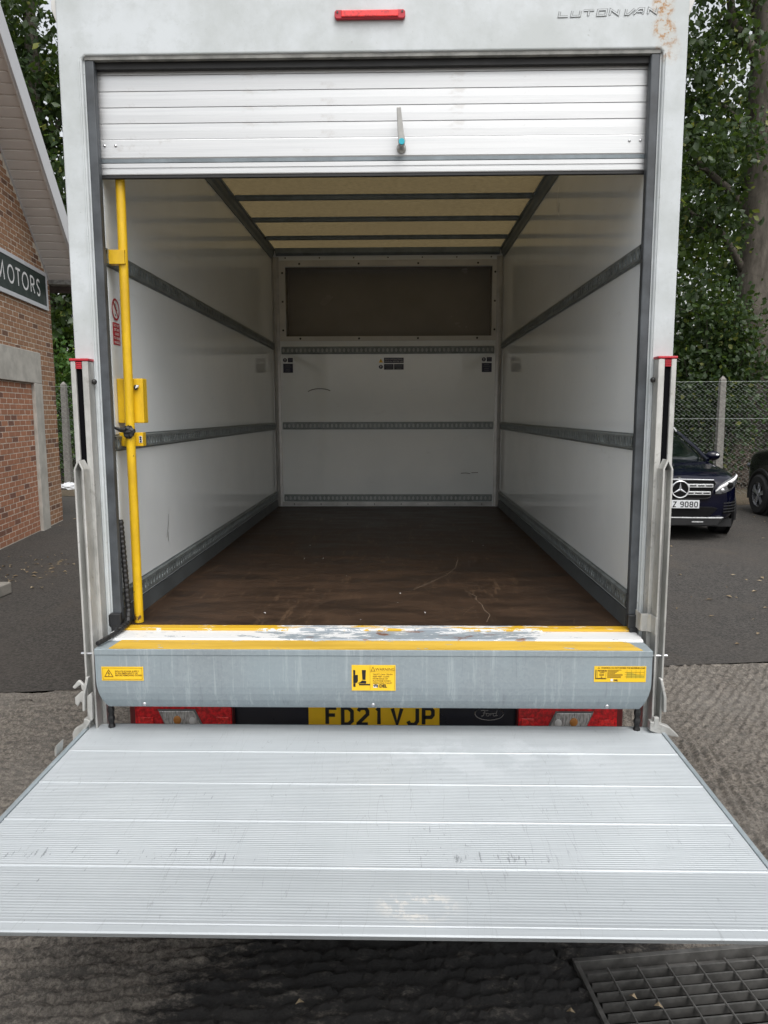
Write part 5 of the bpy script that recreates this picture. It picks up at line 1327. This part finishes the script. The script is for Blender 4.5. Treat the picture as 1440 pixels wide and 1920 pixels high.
# ------------------------------------------------------------------ vegetation
def leaf_mesh(name, C, size, seed, droop=0.5, jitter=0.45):
    r = np.random.default_rng(seed); n = len(C)
    d = r.normal(size=(n, 3)); d[:, 2] -= droop; d /= np.linalg.norm(d, axis=1)[:, None]
    s = np.cross(d, r.normal(size=(n, 3))); s /= np.linalg.norm(s, axis=1)[:, None]
    nrm = np.cross(d, s)
    L = size * (1 + jitter * (r.random(n) - 0.5) * 2)[:, None]
    b = C - d * L * 0.5; tip = C + d * L * 0.5
    l_ = C - d * L * 0.08 + s * L * 0.36 + nrm * L * 0.10; q_ = C - d * L * 0.08 - s * L * 0.36 + nrm * L * 0.10
    l2 = C + d * L * 0.22 + s * L * 0.24 + nrm * L * 0.06; q2 = C + d * L * 0.22 - s * L * 0.24 + nrm * L * 0.06
    V = np.stack([b, l_, l2, tip, q2, q_], 1).reshape(-1, 3)
    k = np.arange(n)[:, None] * 6
    F = np.concatenate([k + np.array([[0, 1, 2, 3]]), k + np.array([[0, 3, 4, 5]])], 1).reshape(-1, 4)
    me = bpy.data.meshes.new(name)
    me.vertices.add(len(V)); me.vertices.foreach_set('co', V.astype(np.float32).ravel())
    me.loops.add(F.size); me.loops.foreach_set('vertex_index', F.astype(np.int32).ravel())
    me.polygons.add(len(F)); me.polygons.foreach_set('loop_start', np.arange(0, F.size, 4, dtype=np.int32)); me.polygons.foreach_set('loop_total', np.full(len(F), 4, dtype=np.int32))
    me.update(calc_edges=True)
    return me
def clumps(centers, per, sig, seed):
    r = np.random.default_rng(seed); c_ = np.repeat(np.asarray(centers), per, axis=0)
    return c_ + r.normal(size=c_.shape) * np.asarray(sig)
def tree(loc, trunk, rad, limbs, crown_c, crown_r, ncl, per, leaf, mat, label, seed, zmin=None, sig=0.42, bare=0.0):
    root = tag(empty('tree', loc), label, 'tree', 'trees behind the fence')
    r = np.random.default_rng(seed); R_ = random.Random(seed)
    m = MB()
    # trunk with uneven outline
    pts = []; rs = []
    n_ = 14
    for i in range(n_ + 1):
        f = i / n_; j = f * (len(trunk) - 1); a = int(min(j, len(trunk) - 2)); p = Vector(trunk[a]).lerp(Vector(trunk[a + 1]), j - a)
        pts.append(p + Vector((R_.uniform(-.03, .03), R_.uniform(-.03, .03), 0)) * (rad / 0.4))
        rs.append(rad * (1.0 - 0.55 * f) * (1 + 0.5 * max(0, 1 - f * 9)) * R_.uniform(0.95, 1.06))
    m.tube(pts, rs, 14)
    ends = []
    for a, b, r0 in limbs:
        a = Vector(a); b = Vector(b); mid = a.lerp(b, 0.5) + Vector((R_.uniform(-.3, .3), R_.uniform(-.3, .3), R_.uniform(-.1, .35)))
        q = [a, a.lerp(mid, .5) + Vector((0, 0, .05)), mid, mid.lerp(b, .5) + Vector((R_.uniform(-.15, .15), 0, R_.uniform(-.1, .1))), b]
        m.tube(q, [r0, r0 * .85, r0 * .65, r0 * .48, r0 * .25], 8); ends += [tuple(mid), tuple(b), tuple(mid.lerp(b, .5))]
        for k in range(4):
            st_ = a.lerp(b, R_.uniform(.35, .95)); en = st_ + Vector((R_.uniform(-1, 1), R_.uniform(-1, 1), R_.uniform(-.3, .7))) * 0.9
            m.tube([st_, st_.lerp(en, .5) + Vector((0, 0, .06)), en], [r0 * .28, r0 * .18, r0 * .07], 5); ends.append(tuple(en))
    m.build('trunk', 'bark', root, smooth='all')
    cc = []
    while len(cc) < ncl:
        p = r.normal(size=3); p /= np.linalg.norm(p); p *= r.random() ** 0.45
        q = np.array(crown_c) + p * np.array(crown_r)
        if zmin is not None and q[2] < zmin: continue
        cc.append(q)
    cc = np.array(cc + [np.array(e) for e in ends])
    pts_ = clumps(cc, per, (sig, sig, sig * 0.7), seed + 1)
    if bare: pts_ = pts_[~((np.abs(pts_[:, 0] + 0.05) < bare) & (pts_[:, 1] < 0.3) & (np.random.default_rng(seed).random(len(pts_)) < 0.9))]   # few shoots in front of the bole
    me = leaf_mesh('crown', pts_, leaf, seed + 2, jitter=0.65)
    link('crown', me, mat, root)
    return root
tree((8.20, 14.75, 0.1), [(0, 0, 0), (-0.06, 0, 4), (-0.12, 0, 9), (0.0, 0, 16)], 0.56,
     [((-0.3, 0, 4.6), (-2.2, -0.6, 6.2), 0.09), ((-0.3, 0, 6.0), (-2.4, 0.3, 8.2), 0.10), ((-0.25, 0, 7.4), (-2.3, 0.4, 8.6), 0.08), ((0.2, -0.2, 5.5), (1.9, -0.8, 7.8), 0.14), ((-0.2, -0.1, 8.8), (-1.6, -0.6, 11.2), 0.14),
      ((0.1, 0, 10), (1.6, 0.4, 12.5), 0.13), ((-0.3, 0, 3.7), (-2.0, -0.4, 3.9), 0.07), ((-0.2, 0.1, 10), (-1.7, 0.8, 12), 0.12)],
     (-0.4, 0, 8.5), (3.4, 2.0, 6.2), 175, 115, 0.118, 'leaf_dark', 'large grey trunked tree with sparse dark leaves right of the van', 21, zmin=2.6, sig=0.33, bare=0.62)
tree((5.2, 21.5, 0.2), [(0, 0, 0), (0.1, 0, 5), (0, 0, 12)], 0.26, [((0, 0, 4), (2, -0.5, 6), 0.1), ((0, 0, 5), (-2, -0.5, 7.5), 0.1), ((0, 0, 6.5), (1.6, 0.3, 9), 0.1)],
     (0.4, 0, 7.2), (4.0, 2.2, 5.0), 150, 70, 0.17, 'leaf_mid', 'lighter green tree far behind the parked navy suv', 33, zmin=1.5, sig=0.5)
tree((11.4, 20.5, 0.2), [(0, 0, 0), (0.1, 0, 5), (0, 0, 12)], 0.28, [((0, 0, 4), (-2, -0.5, 6), 0.1), ((0, 0, 5), (2, -0.5, 7.5), 0.1), ((0, 0, 7), (-1.6, 0.3, 9.5), 0.1)],
     (-0.5, 0, 7.0), (4.2, 2.4, 5.4), 170, 70, 0.17, 'leaf_mid', 'light green tree behind the large grey trunk at right', 34, zmin=1.5, sig=0.5)
tree((-9.6, 18.2, 0.2), [(0, 0, 0), (0.1, 0, 6), (0, 0, 14)], 0.30, [((0, 0, 4), (2, -0.5, 6), 0.11), ((0, 0, 6), (-2, -0.5, 8.5), 0.11), ((0, 0, 8), (1.9, 0.3, 11), 0.1), ((0, 0, 9), (-1.5, 0, 12), 0.1)],
     (0.2, 0, 8.2), (3.6, 2.2, 6.8), 250, 80, 0.165, 'leaf_dark', 'tall dark tree rising behind the brick gable left of the van', 35, zmin=1.2, sig=0.46)
tree((-14.2, 19.5, 0.2), [(0, 0, 0), (0.1, 0, 6), (0, 0, 14)], 0.30, [((0, 0, 4), (2, -0.5, 6), 0.11), ((0, 0, 6), (-2, -0.5, 8.5), 0.11), ((0, 0, 8), (1.9, 0.3, 11), 0.1)],
     (0.2, 0, 9.0), (3.8, 2.2, 7.0), 170, 75, 0.18, 'leaf_dark', 'dark tree mostly hidden by the barge board at top left', 36, zmin=1.2, sig=0.5)
# woodland understorey behind the fence: one leafy mass
r = np.random.default_rng(51); cc = []
while len(cc) < 900:
    x = r.uniform(-15, 14); y = r.uniform(16.2, 19.5) - 0.107 * x + (0.0); 
    top = 4.6 + 1.5 * math.sin(x * 0.7) + 0.9 * math.sin(x * 1.9 + 1)
    z = r.uniform(0.2, 1.0) ** 0.9 * top
    cc.append((x, y, z))
ug = leaf_mesh('understorey', clumps(cc, 62, (0.45, 0.40, 0.36), 52), 0.165, 53)
kind(link('understorey', ug, 'leaf_mid'), 'stuff', 'dense green understorey of the wood behind the fence')
# bushes close behind the fence
def bush(loc, rx, h, n, per, mat, label, seed, leaf=0.11):
    root = tag(empty('bush', loc), label, 'bush', 'bushes behind the fence')
    r = np.random.default_rng(seed); m = MB(); cc = []
    for k in range(n):
        q = r.normal(size=3); q /= np.linalg.norm(q); q *= r.random() ** 0.4
        p = (q[0] * rx, q[1] * rx * 0.5, max(0.12, h * 0.5 + q[2] * h * 0.5)); cc.append(p)
        if k % 4 == 0: m.tube([(q[0] * 0.2, q[1] * 0.1, 0), (p[0] * 0.6, p[1] * 0.6, p[2] * 0.55), p], [0.022, 0.014, 0.005], 5)
    m.build('stems', 'bark', root)
    link('foliage', leaf_mesh('foliage', clumps(cc, per, (0.22, 0.2, 0.2), seed + 1), leaf, seed + 2), mat, root)
bush((6.9, 13.85, 0.1), 1.0, 4.4, 130, 60, 'leaf_dark', 'dark broad leaved bush overhanging the fence beside the post', 61)
bush((9.0, 13.75, 0.1), 1.05, 3.6, 110, 60, 'leaf_ivy', 'bright green ivy covered bush at right of the trunk', 64, 0.085)
bush((-8.2, 15.6, 0.1), 1.3, 3.4, 110, 50, 'leaf_ivy', 'green bush behind the fence beside the brick corner', 67, 0.10)
bush((5.4, 14.3, 0.1), 1.5, 3.0, 150, 60, 'leaf_dark', 'dark bush behind the roof of the navy suv', 70, 0.11)
# dead brushwood at the trunk's foot
r = random.Random(5); m = MB()
for k in range(420):
    a = r.uniform(-1, 1); p = Vector((7.45 + a * 0.45, 13.65 + r.uniform(-.25, .25), r.uniform(0.1, 1.15) * (1 - 0.45 * abs(a)))); d = Vector((r.uniform(-1, 1), r.uniform(-.4, .4), r.uniform(-.5, 1))).normalized() * r.uniform(.12, .32)
    m.tube([p - d, p + d * 0.2 + Vector((0, 0, .02)), p + d], [0.006, 0.005, 0.003], 4, False)
kind(m.build('brushwood', 'twigs'), 'stuff', 'heap of dead brown twigs at the foot of the trunk')
# fallen leaves and bits on the ground
r = np.random.default_rng(81); pos = []
def scatter(n, cx, cy, sx, sy, z=0.0): 
    for _ in range(n): pos.append((cx + r.normal() * sx, cy + r.normal() * sy, z))
scatter(170, -4.25, 5.3, 0.55, 0.6); scatter(40, 4.6, 6.4, 1.6, 1.6); scatter(120, 6.2, 10.9, 1.6, 0.7); scatter(60, -6.5, 11.0, 1.0, 1.5); scatter(160, 6.5, 12.0, 2.0, 0.45, 0.02); scatter(30, 3.0, 4.2, 0.7, 1.0)
lm = MB(); RR = random.Random(9)
for x, y, z in pos:
    if abs(x) < 1.1 and y < 6.7: continue
    if y < 2.5 + SH * x: continue
    a = RR.uniform(0, 6.28); s_ = RR.uniform(0.012, 0.038); c0, s0 = math.cos(a), math.sin(a); h = RR.uniform(0.004, 0.02)
    q = [(-1, 0, 0), (0, -.55, 1), (1, 0, .3), (0, .55, .8)]
    lm.add([(x + s_ * (u * c0 - v * s0), y + s_ * (u * s0 + v * c0), z + 0.001 + h * w) for u, v, w in q], [(0, 1, 2, 3)])
for x, y in ((0.80, -0.62), (0.865, -0.655), (1.30, -0.62), (0.60, -0.68), (-0.2, -0.66)):
    a = RR.uniform(0, 6.28); s_ = 0.014; c0, s0 = math.cos(a), math.sin(a)
    lm.add([(x + s_ * (u * c0 - v * s0), y + s_ * (u * s0 + v * c0), 0.004 + 0.012 * w) for u, v, w in ((-1, 0, 0), (0, -.6, 1), (1, 0, .2), (0, .6, .9))], [(0, 1, 2, 3)])
kind(lm.build('fallen_leaves', 'dry_leaf'), 'stuff', 'dry leaves scattered over the yard')
# crumpled white bag by the fence foot
m = MB().ball((0, 0, 0), 1.0, 14, 9); RR = random.Random(4)
m.v = [(x * 0.22 * RR.uniform(.7, 1.2), y * 0.14 * RR.uniform(.7, 1.2), max(0.0, 0.07 + z * 0.10 * RR.uniform(.6, 1.3))) for x, y, z in m.v]
bag = m.build('litter_bag', 'litter_white'); bag.location = (-7.33, 13.95, 0.05); tag(bag, 'crumpled white plastic bag at the fence foot beside the brick corner', 'litter')
